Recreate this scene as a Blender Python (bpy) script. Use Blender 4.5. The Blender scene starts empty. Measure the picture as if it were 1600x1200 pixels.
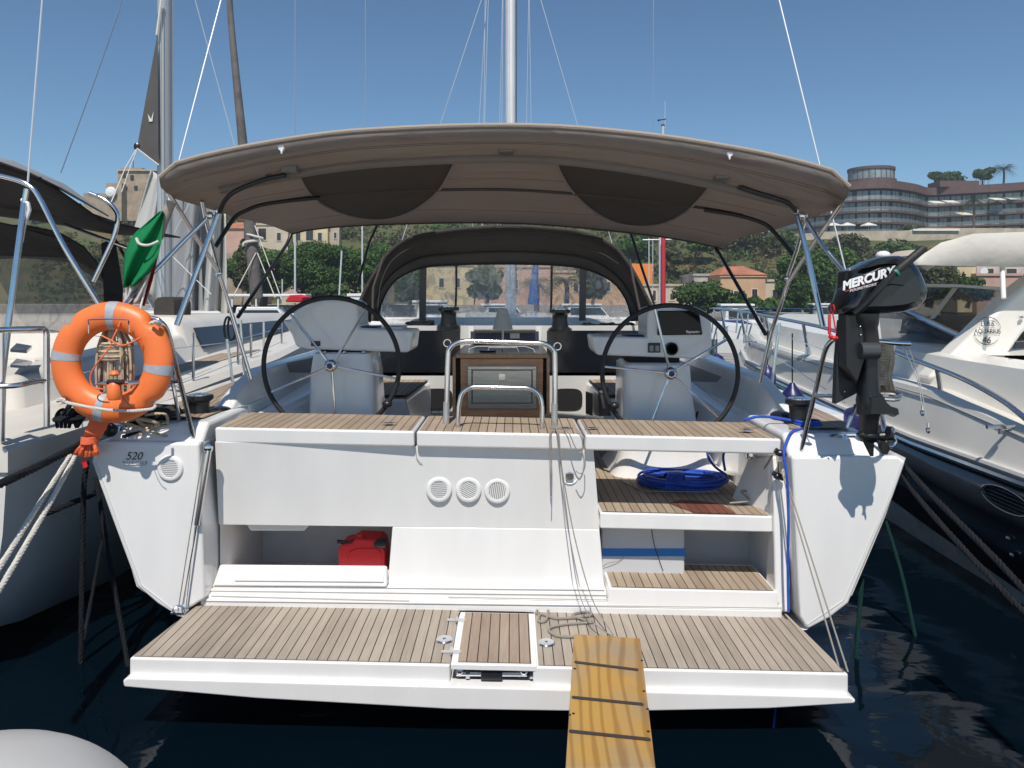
import bpy, bmesh, math, random
from mathutils import Vector, noise
random.seed(7)
R = math.radians
C = bpy.context.scene.collection
# ---------------------------------------------------------------- camera, light, exposure
CAMZ, FPX, HY = 2.14, 1200.0, 465.0        # camera height, focal length in photo pixels, horizon row
cam_d = bpy.data.cameras.new('Camera'); cam = bpy.data.objects.new('Camera', cam_d); C.objects.link(cam)
bpy.context.scene.camera = cam
cam.location = (0, 0, CAMZ); cam.rotation_euler = (R(90), 0, 0)
cam_d.sensor_width = 36; cam_d.lens = 27.0; cam_d.shift_y = -(600 - HY) / 1600.0
cam_d.clip_start = .05; cam_d.clip_end = 3000
SUN_EL, SUN_AZ = R(56), R(184)             # azimuth of the sun from +Y, clockwise
world = bpy.data.worlds.new('World'); bpy.context.scene.world = world; world.use_nodes = True
wn = world.node_tree; bg = wn.nodes['Background']
sky = wn.nodes.new('ShaderNodeTexSky'); sky.sky_type = 'NISHITA'; sky.sun_disc = False
sky.sun_elevation = SUN_EL; sky.sun_rotation = SUN_AZ
sky.air_density = 1.0; sky.altitude = 1100; sky.dust_density = 0.3; sky.ozone_density = 2.0
tn = wn.nodes.new('ShaderNodeMixRGB'); tn.blend_type = 'MULTIPLY'; tn.inputs[0].default_value = 1; tn.inputs[2].default_value = (.80, 1.0, 1.08, 1)
wn.links.new(sky.outputs[0], tn.inputs[1]); wn.links.new(tn.outputs[0], bg.inputs[0]); bg.inputs[1].default_value = .076
sl = bpy.data.lights.new('Sun', 'SUN'); sl.energy = 3.6; sl.angle = R(.5); sl.color = (1, .93, .84)
so = bpy.data.objects.new('Sun', sl); C.objects.link(so)
sd = Vector((math.sin(SUN_AZ)*math.cos(SUN_EL), math.cos(SUN_AZ)*math.cos(SUN_EL), math.sin(SUN_EL)))
so.rotation_euler = sd.to_track_quat('Z', 'Y').to_euler(); so.location = (0, -5, 30)
vs = bpy.context.scene.view_settings; vs.view_transform = 'Standard'; vs.look = 'None'; vs.gamma = 1; vs.exposure = .33
bpy.context.scene.cycles.max_bounces = 8; bpy.context.scene.cycles.transparent_max_bounces = 12
bpy.context.scene.cycles.caustics_reflective = False; bpy.context.scene.cycles.caustics_refractive = False

# ---------------------------------------------------------------- helpers
def P(px, py, D): return Vector(((px-800)/FPX*D, D, CAMZ-(py-HY)/FPX*D))
def pz(py, D): return CAMZ-(py-HY)/FPX*D
def pxx(px, D): return (px-800)/FPX*D
def spline(pts, n=6):
    pts = [Vector(p) for p in pts]
    if len(pts) < 3: return pts
    out = []
    for i in range(len(pts)-1):
        a = pts[max(i-1, 0)]; b = pts[i]; c = pts[i+1]; d = pts[min(i+2, len(pts)-1)]
        for k in range(n):
            t = k/n
            out.append(.5*((2*b)+(c-a)*t+(2*a-5*b+4*c-d)*t*t+(3*b-a-3*c+d)*t**3))
    out.append(pts[-1]); return out
def tag(o, label=None, cat=None, group=None, kind=None):
    if label: o['label'] = label
    if cat: o['category'] = cat
    if group: o['group'] = group
    if kind: o['kind'] = kind
    return o
def thing(name, label, cat, loc, group=None):
    o = bpy.data.objects.new(name, None); C.objects.link(o); o.location = loc; o.empty_display_size = .2
    return tag(o, label, cat, group)
def wloc(o):
    v = Vector((0, 0, 0))
    while o: v += Vector(o.location); o = o.parent
    return v
def copy_tree(o, parent=None):
    c = o.copy(); C.objects.link(c)
    if parent: c.parent = parent
    for ch in list(o.children): copy_tree(ch, c)
    return c
class MB:
    def __init__(s): s.v = []; s.f = []
    def add(s, v, f):
        n = len(s.v); s.v += [Vector(p) for p in v]; s.f += [[i+n for i in q] for q in f]; return s
    def hexa(s, p):   # 4 bottom then 4 top
        return s.add(p, [(0,1,2,3),(4,5,6,7),(0,1,5,4),(1,2,6,5),(2,3,7,6),(3,0,4,7)])
    def box(s, x0, x1, y0, y1, z0, z1):
        return s.hexa([(x0,y0,z0),(x1,y0,z0),(x1,y1,z0),(x0,y1,z0),(x0,y0,z1),(x1,y0,z1),(x1,y1,z1),(x0,y1,z1)])
    def prism(s, a, b):
        n = len(a)
        return s.add(list(a)+list(b), [list(range(n)), list(range(n, 2*n))]+[(i,(i+1)%n,(i+1)%n+n,i+n) for i in range(n)])
    def pxp(s, pts, D0, D1):     # outline given at depth D0, extruded to D1
        a = [P(x, y, D0) for x, y in pts]; return s.prism(a, [Vector((p.x, D1, p.z)) for p in a])
    def poly(s, pts): return s.add(pts, [list(range(len(pts)))])
    def sheet(s, rows, close=False):
        m = len(rows[0]); v = [p for r in rows for p in r]; f = []
        for i in range(len(rows)-1):
            for j in range(m if close else m-1):
                k = (j+1) % m; f.append((i*m+j, i*m+k, (i+1)*m+k, (i+1)*m+j))
        return s.add(v, f)
    def loft(s, rings):
        s.sheet(rings, True); m = len(rings[0]); n = len(s.v); b = n-m*len(rings)
        s.f.append(list(range(b, b+m))); s.f.append(list(range(n-m, n))); return s
    def tube(s, pts, r=.01, n=8, caps=True):
        pts = [Vector(p) for p in pts]; rs = r if isinstance(r, (list, tuple)) else [r]*len(pts)
        if len(rs) != len(pts):
            q = [i*(len(rs)-1)/(len(pts)-1) for i in range(len(pts))]; rs = [rs[int(v)]*(1-v%1)+rs[min(int(v)+1, len(rs)-1)]*(v%1) for v in q]
        t0 = (pts[1]-pts[0]).normalized(); up = Vector((0,0,1)) if abs(t0.z) < .9 else Vector((0,1,0))
        u = t0.cross(up).normalized(); rings = []
        for i, p in enumerate(pts):
            t = (pts[min(i+1, len(pts)-1)]-pts[max(i-1, 0)])
            if t.length < 1e-9: t = t0
            t.normalize(); u = (u-t*u.dot(t))
            if u.length < 1e-6: u = t.orthogonal()
            u.normalize(); w = t.cross(u)
            rings.append([p+(u*math.cos(2*math.pi*k/n)+w*math.sin(2*math.pi*k/n))*rs[i] for k in range(n)])
        if caps: return s.loft(rings)
        return s.sheet(rings, True)
    def ptube(s, pts, r=.01, n=8, sp=0):
        q = [P(*p) for p in pts]
        return s.tube(spline(q, sp) if sp else q, r, n)
    def torus(s, c, R0, r, axis='Y', a0=0, a1=360, n=48, m=12, cap=True):
        full = abs(a1-a0) >= 360; rings = []
        k = n if full else n+1
        for i in range(k):
            a = R(a0+(a1-a0)*i/n); ca, sa = math.cos(a), math.sin(a); ring = []
            for j in range(m):
                b = 2*math.pi*j/m; rr = R0+r*math.cos(b); h = r*math.sin(b)
                p = {'Y': (rr*ca, h, rr*sa), 'Z': (rr*ca, rr*sa, h), 'X': (h, rr*ca, rr*sa)}[axis]
                ring.append(Vector(c)+Vector(p))
            rings.append(ring)
        if full: return s.sheet(rings+[rings[0]], True)
        return s.loft(rings)
    def lathe(s, prof, c, axis='Z', n=24):
        rings = []
        for r, h in prof:
            ring = []
            for k in range(n):
                a = 2*math.pi*k/n; x, y = r*math.cos(a), r*math.sin(a)
                ring.append(Vector(c)+Vector({'Z': (x, y, h), 'Y': (x, h, y), 'X': (h, x, y)}[axis]))
            rings.append(ring)
        return s.loft(rings)
    def ell(s, c, rx, ry, rz, n=16, m=10):
        rings = []
        for i in range(1, m):
            a = math.pi*i/m
            rings.append([Vector(c)+Vector((rx*math.sin(a)*math.cos(2*math.pi*k/n), ry*math.sin(a)*math.sin(2*math.pi*k/n), rz*math.cos(a))) for k in range(n)])
        return s.loft(rings)
    def pillow(s, pts, D, depth, steps=7, e=2.6, shrink=.35):   # an outline puffed out in depth
        a = [P(x, y, D) for x, y in pts]; c = sum(a, Vector())/len(a); rings = []
        for i in range(steps):
            t = -1+2*i/(steps-1); k = 1-shrink*abs(t)**e
            rings.append([Vector((c.x+(p.x-c.x)*k, D+t*depth/2, c.z+(p.z-c.z)*k)) for p in a])
        return s.loft(rings)
    def build(s, name, m, parent=None, smooth=False, bevel=0, solid=0, seg=2, label=None, sub=0, recalc=True):
        off = wloc(parent) if parent else Vector((0,0,0))
        me = bpy.data.meshes.new(name); me.from_pydata([p-off for p in s.v], [], s.f); me.validate()
        if recalc:
            b = bmesh.new(); b.from_mesh(me); bmesh.ops.recalc_face_normals(b, faces=b.faces); b.to_mesh(me); b.free()
        o = bpy.data.objects.new(name, me); C.objects.link(o); me.materials.append(m)
        if parent: o.parent = parent
        if smooth:
            me.polygons.foreach_set('use_smooth', [True]*len(me.polygons)); me.set_sharp_from_angle(angle=R(38 if smooth is True else smooth))
        if solid:
            q = o.modifiers.new('t', 'SOLIDIFY'); q.thickness = solid; q.offset = 0
        if sub:
            q = o.modifiers.new('s', 'SUBSURF'); q.levels = q.render_levels = sub
        if bevel:
            q = o.modifiers.new('b', 'BEVEL'); q.width = bevel; q.segments = seg; q.limit_method = 'ANGLE'; q.angle_limit = R(35)
            me.polygons.foreach_set('use_smooth', [True]*len(me.polygons)); q.harden_normals = True
        if label: o['label'] = label
        return o
def rope_mb(pts, r, pitch=None, n=5):   # three-strand laid rope
    pts = spline(pts, 8) if len(pts) > 2 else [Vector(pts[0]), Vector(pts[1])]
    pitch = pitch or r*5; L = [0]
    for i in range(1, len(pts)): L.append(L[-1]+(pts[i]-pts[i-1]).length)
    N = min(900, max(12, int(L[-1]/pitch*7))); mb = MB(); st = [[], [], []]; j = 0
    t0 = (pts[1]-pts[0]).normalized(); u = t0.orthogonal().normalized()
    for i in range(N+1):
        d = L[-1]*i/N
        while j < len(L)-2 and L[j+1] < d: j += 1
        k = (d-L[j])/max(1e-9, L[j+1]-L[j]); p = pts[j].lerp(pts[j+1], k); t = (pts[j+1]-pts[j]).normalized()
        u = (u-t*u.dot(t)); u = u.normalized() if u.length > 1e-6 else t.orthogonal().normalized(); w = t.cross(u)
        for q in range(3):
            a = 2*math.pi*(d/pitch+q/3); st[q].append(p+(u*math.cos(a)+w*math.sin(a))*r*.42)
    for q in st: mb.tube(q, r*.62, n)
    return mb
def textmesh(name, s, px, py, D, hpx, m, parent, shear=0, rotz=0, tilt=0, align='CENTER', bold=0, sx=1, loc=None, h=None, nrot=0):
    cu = bpy.data.curves.new(name, 'FONT'); cu.body = s; cu.align_x = align; cu.align_y = 'CENTER'
    cu.size = h or hpx*D/FPX/.7; cu.extrude = .0008; cu.shear = shear; cu.offset = bold
    tmp = bpy.data.objects.new('tmp', cu); C.objects.link(tmp); bpy.context.view_layer.update()
    me = bpy.data.meshes.new_from_object(tmp.evaluated_get(bpy.context.evaluated_depsgraph_get())); bpy.data.objects.remove(tmp)
    me.materials.clear(); me.materials.append(m)
    o = bpy.data.objects.new(name, me); C.objects.link(o); o.parent = parent
    o.location = (Vector(loc) if loc else P(px, py, D))-(wloc(parent) if parent else Vector()); o.rotation_euler = (R(90+tilt), R(nrot), R(rotz)); o.scale = (sx, 1, 1)
    return o

# ---------------------------------------------------------------- materials
def mat(name, col, rough=.5, metal=0, var=0, vs=3, bump=0, bs=40, spec=.5, coat=0, col2=None, stretch=None, sheen=0, trans=0, fold=0, fs=4):
    m = bpy.data.materials.new(name); m.use_nodes = True; nt = m.node_tree; b = nt.nodes['Principled BSDF']
    b.inputs['Roughness'].default_value = rough; b.inputs['Metallic'].default_value = metal
    b.inputs['Specular IOR Level'].default_value = spec; b.inputs['Coat Weight'].default_value = coat
    b.inputs['Base Color'].default_value = (*col, 1)
    tc = nt.nodes.new('ShaderNodeTexCoord'); src = tc.outputs['Object']
    if stretch:
        mp = nt.nodes.new('ShaderNodeMapping'); mp.inputs['Scale'].default_value = stretch; nt.links.new(src, mp.inputs[0]); src = mp.outputs[0]
    if var or col2:
        n = nt.nodes.new('ShaderNodeTexNoise'); n.inputs['Scale'].default_value = vs; n.inputs['Detail'].default_value = 5; n.inputs['Roughness'].default_value = .6
        nt.links.new(src, n.inputs[0]); cr = nt.nodes.new('ShaderNodeValToRGB'); nt.links.new(n.outputs[0], cr.inputs[0])
        c2 = col2 or tuple(min(1, c*(1+var)) for c in col); c1 = col if col2 else tuple(c*(1-var) for c in col)
        cr.color_ramp.elements[0].position = .35; cr.color_ramp.elements[1].position = .68
        cr.color_ramp.elements[0].color = (*c1, 1); cr.color_ramp.elements[1].color = (*c2, 1)
        nt.links.new(cr.outputs[0], b.inputs['Base Color'])
    if bump:
        n2 = nt.nodes.new('ShaderNodeTexNoise'); n2.inputs['Scale'].default_value = bs; n2.inputs['Detail'].default_value = 4
        nt.links.new(src, n2.inputs[0]); bp = nt.nodes.new('ShaderNodeBump'); bp.inputs['Strength'].default_value = bump; bp.inputs['Distance'].default_value = .02
        nt.links.new(n2.outputs[0], bp.inputs['Height']); nt.links.new(bp.outputs[0], b.inputs['Normal'])
    if fold:
        n3 = nt.nodes.new('ShaderNodeTexNoise'); n3.inputs['Scale'].default_value = fs; n3.inputs['Detail'].default_value = 2; n3.inputs['Distortion'].default_value = .8
        mq = nt.nodes.new('ShaderNodeMapping'); mq.inputs['Scale'].default_value = (.45, 1.6, 1); nt.links.new(tc.outputs['Object'], mq.inputs[0]); nt.links.new(mq.outputs[0], n3.inputs[0])
        b3 = nt.nodes.new('ShaderNodeBump'); b3.inputs['Strength'].default_value = fold; b3.inputs['Distance'].default_value = .06; nt.links.new(n3.outputs[0], b3.inputs['Height'])
        if bump: nt.links.new(b3.outputs[0], bp.inputs['Normal'])
        else: nt.links.new(b3.outputs[0], b.inputs['Normal'])
    if trans:
        tr = nt.nodes.new('ShaderNodeBsdfTranslucent'); tr.inputs[0].default_value = (*[min(1, c*1.3) for c in col], 1)
        mx = nt.nodes.new('ShaderNodeMixShader'); mx.inputs[0].default_value = trans
        nt.links.new(b.outputs[0], mx.inputs[1]); nt.links.new(tr.outputs[0], mx.inputs[2]); nt.links.new(mx.outputs[0], nt.nodes['Material Output'].inputs[0])
    return m
def teak(name, pitch=.05, cross=0, c1=(.36,.28,.21), c2=(.52,.44,.35), wave=0, gap=.095, fringe=None):
    m = bpy.data.materials.new(name); m.use_nodes = True; nt = m.node_tree; N = nt.nodes; Lk = nt.links; b = N['Principled BSDF']
    b.inputs['Roughness'].default_value = .72; b.inputs['Specular IOR Level'].default_value = .25
    tc = N.new('ShaderNodeTexCoord'); sp = N.new('ShaderNodeSeparateXYZ'); Lk.new(tc.outputs['Object'], sp.inputs[0])
    def M(op, a, bb=None, c=None):
        q = N.new('ShaderNodeMath'); q.operation = op
        for i, v in enumerate((a, bb, c)):
            if v is None: continue
            if isinstance(v, (int, float)): q.inputs[i].default_value = v
            else: Lk.new(v, q.inputs[i])
        return q.outputs[0]
    sx = M('ADD', sp.outputs[0], 50.013); t = M('DIVIDE', sx, pitch); fr = M('FRACT', t); fl = M('FLOOR', t)
    line = M('LESS_THAN', fr, gap)
    if cross:
        t2 = M('DIVIDE', M('ADD', sp.outputs[1], 50), cross); line = M('MAXIMUM', line, M('LESS_THAN', M('FRACT', t2), gap))
    # board ends staggered along the planks
    wn_ = N.new('ShaderNodeTexWhiteNoise'); wn_.noise_dimensions = '1D'; Lk.new(fl, wn_.inputs['W'])
    cb = N.new('ShaderNodeCombineXYZ'); Lk.new(M('MULTIPLY', sp.outputs[0], 90), cb.inputs[0]); Lk.new(M('MULTIPLY', sp.outputs[1], 5), cb.inputs[1]); Lk.new(fl, cb.inputs[2])
    ns = N.new('ShaderNodeTexNoise'); ns.inputs['Scale'].default_value = 1; ns.inputs['Detail'].default_value = 5; Lk.new(cb.outputs[0], ns.inputs[0])
    nb = N.new('ShaderNodeTexNoise'); nb.inputs['Scale'].default_value = 2.3; nb.inputs['Detail'].default_value = 3; Lk.new(tc.outputs['Object'], nb.inputs[0])
    f = M('ADD', M('MULTIPLY', wn_.outputs[0], .26), M('ADD', M('MULTIPLY', ns.outputs[0], .5), M('MULTIPLY', nb.outputs[0], .5)))
    cr = N.new('ShaderNodeValToRGB'); Lk.new(f, cr.inputs[0]); cr.color_ramp.elements[0].position = .28; cr.color_ramp.elements[1].position = .85
    cr.color_ramp.elements[0].color = (*c1, 1); cr.color_ramp.elements[1].color = (*c2, 1)
    mx = N.new('ShaderNodeMixRGB'); Lk.new(line, mx.inputs[0]); Lk.new(cr.outputs[0], mx.inputs[1]); mx.inputs[2].default_value = (.018,.016,.016,1)
    Lk.new(mx.outputs[0], b.inputs['Base Color'])
    bp = N.new('ShaderNodeBump'); bp.inputs['Strength'].default_value = .25; bp.inputs['Distance'].default_value = .003; Lk.new(ns.outputs[0], bp.inputs['Height']); Lk.new(bp.outputs[0], b.inputs['Normal'])
    return m
def pane(name, col, k, rough=.05, streak=0, glos=.5):    # clear sheet: k = how much of it is its own body colour
    m = bpy.data.materials.new(name); m.use_nodes = True; nt = m.node_tree; N = nt.nodes; Lk = nt.links; N.remove(N['Principled BSDF'])
    tr = N.new('ShaderNodeBsdfTransparent'); df = N.new('ShaderNodeBsdfPrincipled'); df.inputs['Base Color'].default_value = (*col, 1); df.inputs['Roughness'].default_value = rough
    df.inputs['Specular IOR Level'].default_value = glos
    mx = N.new('ShaderNodeMixShader'); Lk.new(tr.outputs[0], mx.inputs[1]); Lk.new(df.outputs[0], mx.inputs[2]); mx.inputs[0].default_value = k
    if streak:
        tc = N.new('ShaderNodeTexCoord'); mp = N.new('ShaderNodeMapping'); mp.inputs['Scale'].default_value = (5, 5, 1.6); mp.inputs['Rotation'].default_value = (0, .35, 0)
        Lk.new(tc.outputs['Object'], mp.inputs[0]); ns = N.new('ShaderNodeTexNoise'); ns.inputs['Scale'].default_value = 2.2; ns.inputs['Detail'].default_value = 6; ns.inputs['Distortion'].default_value = 1.2
        Lk.new(mp.outputs[0], ns.inputs[0]); cr = N.new('ShaderNodeValToRGB'); Lk.new(ns.outputs[0], cr.inputs[0])
        cr.color_ramp.elements[0].position = .48; cr.color_ramp.elements[1].position = .72
        cr.color_ramp.elements[0].color = (k, k, k, 1); cr.color_ramp.elements[1].color = (min(1, k+streak),)*3+(1,)
        Lk.new(cr.outputs[0], mx.inputs[0])
        bp = N.new('ShaderNodeBump'); bp.inputs['Strength'].default_value = .5; bp.inputs['Distance'].default_value = .03; Lk.new(ns.outputs[0], bp.inputs['Height']); Lk.new(bp.outputs[0], df.inputs['Normal'])
    Lk.new(mx.outputs[0], N['Material Output'].inputs[0]); return m
def leafmat(name, c1, c2, trans=.25):
    m = bpy.data.materials.new(name); m.use_nodes = True; nt = m.node_tree; N = nt.nodes; Lk = nt.links; b = N['Principled BSDF']
    g = N.new('ShaderNodeNewGeometry'); cr = N.new('ShaderNodeValToRGB'); Lk.new(g.outputs['Random Per Island'], cr.inputs[0])
    cr.color_ramp.elements[0].color = (*c1, 1); cr.color_ramp.elements[1].color = (*c2, 1)
    tc = N.new('ShaderNodeTexCoord'); ns = N.new('ShaderNodeTexNoise'); ns.inputs['Scale'].default_value = .35; ns.inputs['Detail'].default_value = 3; Lk.new(tc.outputs['Object'], ns.inputs[0])
    mx = N.new('ShaderNodeMixRGB'); mx.blend_type = 'MULTIPLY'; mx.inputs[0].default_value = .8; Lk.new(cr.outputs[0], mx.inputs[1])
    c3 = N.new('ShaderNodeValToRGB'); Lk.new(ns.outputs[0], c3.inputs[0]); c3.color_ramp.elements[0].position = .35; c3.color_ramp.elements[1].position = .65
    c3.color_ramp.elements[0].color = (.55,.6,.5,1); c3.color_ramp.elements[1].color = (1.2,1.15,.95,1); Lk.new(c3.outputs[0], mx.inputs[2]); Lk.new(mx.outputs[0], b.inputs['Base Color'])
    b.inputs['Roughness'].default_value = .6; b.inputs['Specular IOR Level'].default_value = .3
    tr = N.new('ShaderNodeBsdfTranslucent'); Lk.new(mx.outputs[0], tr.inputs[0]); ms = N.new('ShaderNodeMixShader'); ms.inputs[0].default_value = trans
    Lk.new(b.outputs[0], ms.inputs[1]); Lk.new(tr.outputs[0], ms.inputs[2]); Lk.new(ms.outputs[0], N['Material Output'].inputs[0]); return m
gel = mat('gelcoat', (.81,.805,.79), .2, var=.03, vs=2.2, coat=.25, stretch=(2.5,2.5,.6))
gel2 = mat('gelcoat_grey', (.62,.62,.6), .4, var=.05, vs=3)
gelin = mat('gelcoat_locker', (.82,.79,.76), .6, var=.06, vs=4)
teakA = teak('teak_platform', .0505, c1=(.23,.19,.155), c2=(.43,.375,.31))
teakB = teak('teak_seat', .0505, c1=(.24,.18,.13), c2=(.43,.35,.265))
teakG = teak('teak_grid', .0505, cross=.06, c1=(.34,.28,.22), c2=(.5,.43,.34))
teakR = teak('teak_stained', .0505, c1=(.1,.035,.025), c2=(.22,.08,.055))
teakH = teak('teak_hatch', .052, c1=(.23,.17,.13), c2=(.43,.34,.265))
chrome = mat('stainless', (.72,.72,.72), .16, 1, var=.08, vs=8)
alu = mat('aluminium', (.72,.73,.74), .5, .35, var=.05)
whitep = mat('white_paint', (.78,.78,.76), .35, var=.03)
blackp = mat('black_plastic', (.012,.013,.015), .35)
blackr = mat('black_rubber', (.015,.015,.017), .6, bump=.2)
darkhole = mat('dark_recess', (.01,.01,.011), .8)
taupe = mat('taupe_canvas', (.325,.28,.25), .85, var=.08, vs=2, bump=.35, bs=160, trans=.42, spec=.2, fold=.8)
taupel = mat('taupe_trim', (.34,.29,.24), .85, bump=.3, bs=150)
patchm = mat('dark_canvas_patch', (.075,.064,.056), .9, var=.1, vs=3, bump=.2, bs=160, spec=.2)
canv = mat('dark_canvas', (.060,.053,.047), .85, var=.12, vs=3, bump=.4, bs=120, spec=.2, fold=.5, fs=5)
vinyl = pane('clear_vinyl', (.70,.72,.72), .32, .14, .6, .8)  # its pale streaks stand in for glints on the plastic
smoke = pane('smoked_acrylic', (.05,.045,.045), .62, .06)
tint = pane('tinted_glass', (.035,.04,.04), .66, .03, 0, 1)
orange = mat('orange_plastic', (.84,.19,.045), .42, var=.06, vs=5)
orangec = mat('orange_cord', (.85,.17,.06), .7, bump=.5, bs=90)
greytape = mat('reflective_tape', (.36,.40,.44), .35, var=.1, vs=30)
ropew = mat('white_rope', (.62,.6,.55), .85, bump=.4, bs=300)
ropeb = mat('beige_rope', (.56,.46,.33), .9, var=.25, vs=20, bump=.5, bs=300)
ropek = mat('black_rope', (.018,.02,.024), .8, bump=.4, bs=300, spec=.1)
ropeg = mat('green_rope', (.006,.032,.03), .8, bump=.4, bs=300, spec=.15)
ropegy = mat('grey_cord', (.28,.26,.23), .85)
ropebl = mat('blue_rope', (.02,.09,.55), .6, var=.25, vs=14, bump=.5, bs=200)
wood = mat('mahogany', (.50,.22,.10), .38, col2=(.66,.35,.18), vs=4, stretch=(1,1,9), coat=.3)
woodl = mat('oak_top', (.45,.25,.11), .4, col2=(.55,.33,.17), vs=5, stretch=(9,1,1), coat=.2)
steel = mat('brushed_steel', (.5,.48,.44), .3, 1, var=.15, vs=6, stretch=(1,1,30))
redp = mat('red_plastic', (.62,.012,.02), .4, var=.06)
bluetape = mat('blue_tape', (.01,.19,.56), .35)
navy = mat('navy_vinyl', (.018,.02,.11), .35, var=.15, vs=9)
ink = mat('dark_lettering', (.03,.03,.035), .5)
inkg = mat('grey_lettering', (.3,.3,.31), .5)
white = mat('white_lettering', (.8,.8,.8), .4)
redl = mat('red_lettering', (.35,.05,.06), .5)
# ---------------------------------------------------------------- water, quay, hill
def water_mat():
    m = bpy.data.materials.new('harbour_water'); m.use_nodes = True; nt = m.node_tree; N = nt.nodes; Lk = nt.links; b = N['Principled BSDF']
    b.inputs['Base Color'].default_value = (.001,.0045,.009,1); b.inputs['Roughness'].default_value = .04; b.inputs['IOR'].default_value = 1.33
    tc = N.new('ShaderNodeTexCoord'); mp = N.new('ShaderNodeMapping'); mp.inputs['Scale'].default_value = (1, 1.7, 1); Lk.new(tc.outputs['Object'], mp.inputs[0])
    a = N.new('ShaderNodeTexNoise'); a.inputs['Scale'].default_value = .8; a.inputs['Detail'].default_value = 1.5; a.inputs['Distortion'].default_value = .5; Lk.new(mp.outputs[0], a.inputs[0])
    c = N.new('ShaderNodeTexNoise'); c.inputs['Scale'].default_value = 5; c.inputs['Detail'].default_value = 2; Lk.new(mp.outputs[0], c.inputs[0])
    ad = N.new('ShaderNodeMath'); ad.operation = 'MULTIPLY_ADD'; Lk.new(c.outputs[0], ad.inputs[0]); ad.inputs[1].default_value = .05; Lk.new(a.outputs[0], ad.inputs[2])
    bp = N.new('ShaderNodeBump'); bp.inputs['Strength'].default_value = .22; bp.inputs['Distance'].default_value = .22; Lk.new(ad.outputs[0], bp.inputs['Height']); Lk.new(bp.outputs[0], b.inputs['Normal'])
    return m
tag(MB().add([(-700,-60,0),(700,-60,0),(700,106,0),(-700,106,0)], [(0,1,2,3)]).build('water', water_mat()), kind='structure')
quay_top = mat('pale_concrete', (.70,.68,.64), .85, var=.12, vs=1.5, bump=.3, bs=20)
concrete = mat('concrete', (.36,.34,.31), .85, var=.15, vs=1.5, bump=.3, bs=20)
tag(MB().box(-120, 120, -58, 1.25, -2, .78).build('quay_near', quay_top, bevel=.03), kind='structure')  # out of view; extended and lightened to bounce sunlight onto the stern
tag(MB().box(-400, 400, 104, 124, -1.5, 1.15).build('quay_far', concrete), kind='structure')
def hh(x, y):
    t = max(0, min(1, (y-118)/72.0)); t = t*t*(3-2*t)
    left = max(0, min(1, (-x-45)/35)); cr = 16.5+left*6.5+4.0*max(0, min(1, (55-x)/40))*(1-left)
    n = noise.noise(Vector((x*.03, y*.03, 0)))*2.6+noise.noise(Vector((x*.1, y*.1, 3)))*.8
    z = 1.1+cr*t+n*t*(1-max(0, t-.8)*3.5)
    if y > 200: z = max(z-(y-200)*.1, 2)
    return z
rows = [[(x, y, hh(x, y)) for x in [-420+i*6 for i in range(141)]] for y in [112+j*4 for j in range(42)]]
def hill_mat():
    m = bpy.data.materials.new('dry_hillside'); m.use_nodes = True; nt = m.node_tree; N = nt.nodes; Lk = nt.links; b = N['Principled BSDF']; b.inputs['Roughness'].default_value = .95
    b.inputs['Specular IOR Level'].default_value = .1
    tc = N.new('ShaderNodeTexCoord'); a = N.new('ShaderNodeTexNoise'); a.inputs['Scale'].default_value = .13; a.inputs['Detail'].default_value = 8; a.inputs['Roughness'].default_value = .7; Lk.new(tc.outputs['Object'], a.inputs[0])
    cr = N.new('ShaderNodeValToRGB'); Lk.new(a.outputs[0], cr.inputs[0]); e = cr.color_ramp.elements
    e[0].position = .3; e[0].color = (.05,.065,.028,1); e[1].position = .8; e[1].color = (.24,.18,.11,1)
    q = e.new(.5); q.color = (.09,.1,.045,1); q = e.new(.62); q.color = (.15,.11,.06,1)
    Lk.new(cr.outputs[0], b.inputs['Base Color']); return m
tag(MB().sheet(rows).build('hill', hill_mat(), smooth=180, recalc=False), kind='structure')

# ---------------------------------------------------------------- plants
lf_dark = leafmat('leaf_dark', (.025,.07,.016), (.10,.20,.045))
lf_mid = leafmat('leaf_mid', (.03,.07,.015), (.09,.17,.04))
lf_olive = leafmat('leaf_olive', (.045,.06,.025), (.13,.145,.065))
lf_dry = leafmat('leaf_dry', (.10,.07,.035), (.26,.19,.10))
bark = mat('bark', (.13,.105,.08), .9, var=.3, vs=3, bump=.6, bs=8)
def leaves(mb, c, r, n, s, flat=.0):
    for _ in range(n):
        while True:
            d = Vector((random.uniform(-1,1), random.uniform(-1,1), random.uniform(-1,1)))
            if .25 < d.length <= 1: break
        d = d.normalized()*(d.length**.45)
        p = Vector(c)+Vector((d.x*r[0], d.y*r[1], d.z*r[2])); k = s*random.uniform(.6,1.4)
        nn = (d+Vector((random.uniform(-1,1),random.uniform(-1,1),random.uniform(-.6,1.2)))*.9).normalized(); u = nn.orthogonal().normalized()
        a = random.uniform(0, 6.28); w = nn.cross(u); u, w = u*math.cos(a)+w*math.sin(a), w*math.cos(a)-u*math.sin(a)
        mb.add([p-u*k-w*k*.25, p+w*k*.6, p+u*k-w*k*.2, p-w*k*.65], [(0,1,2,3)])
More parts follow.
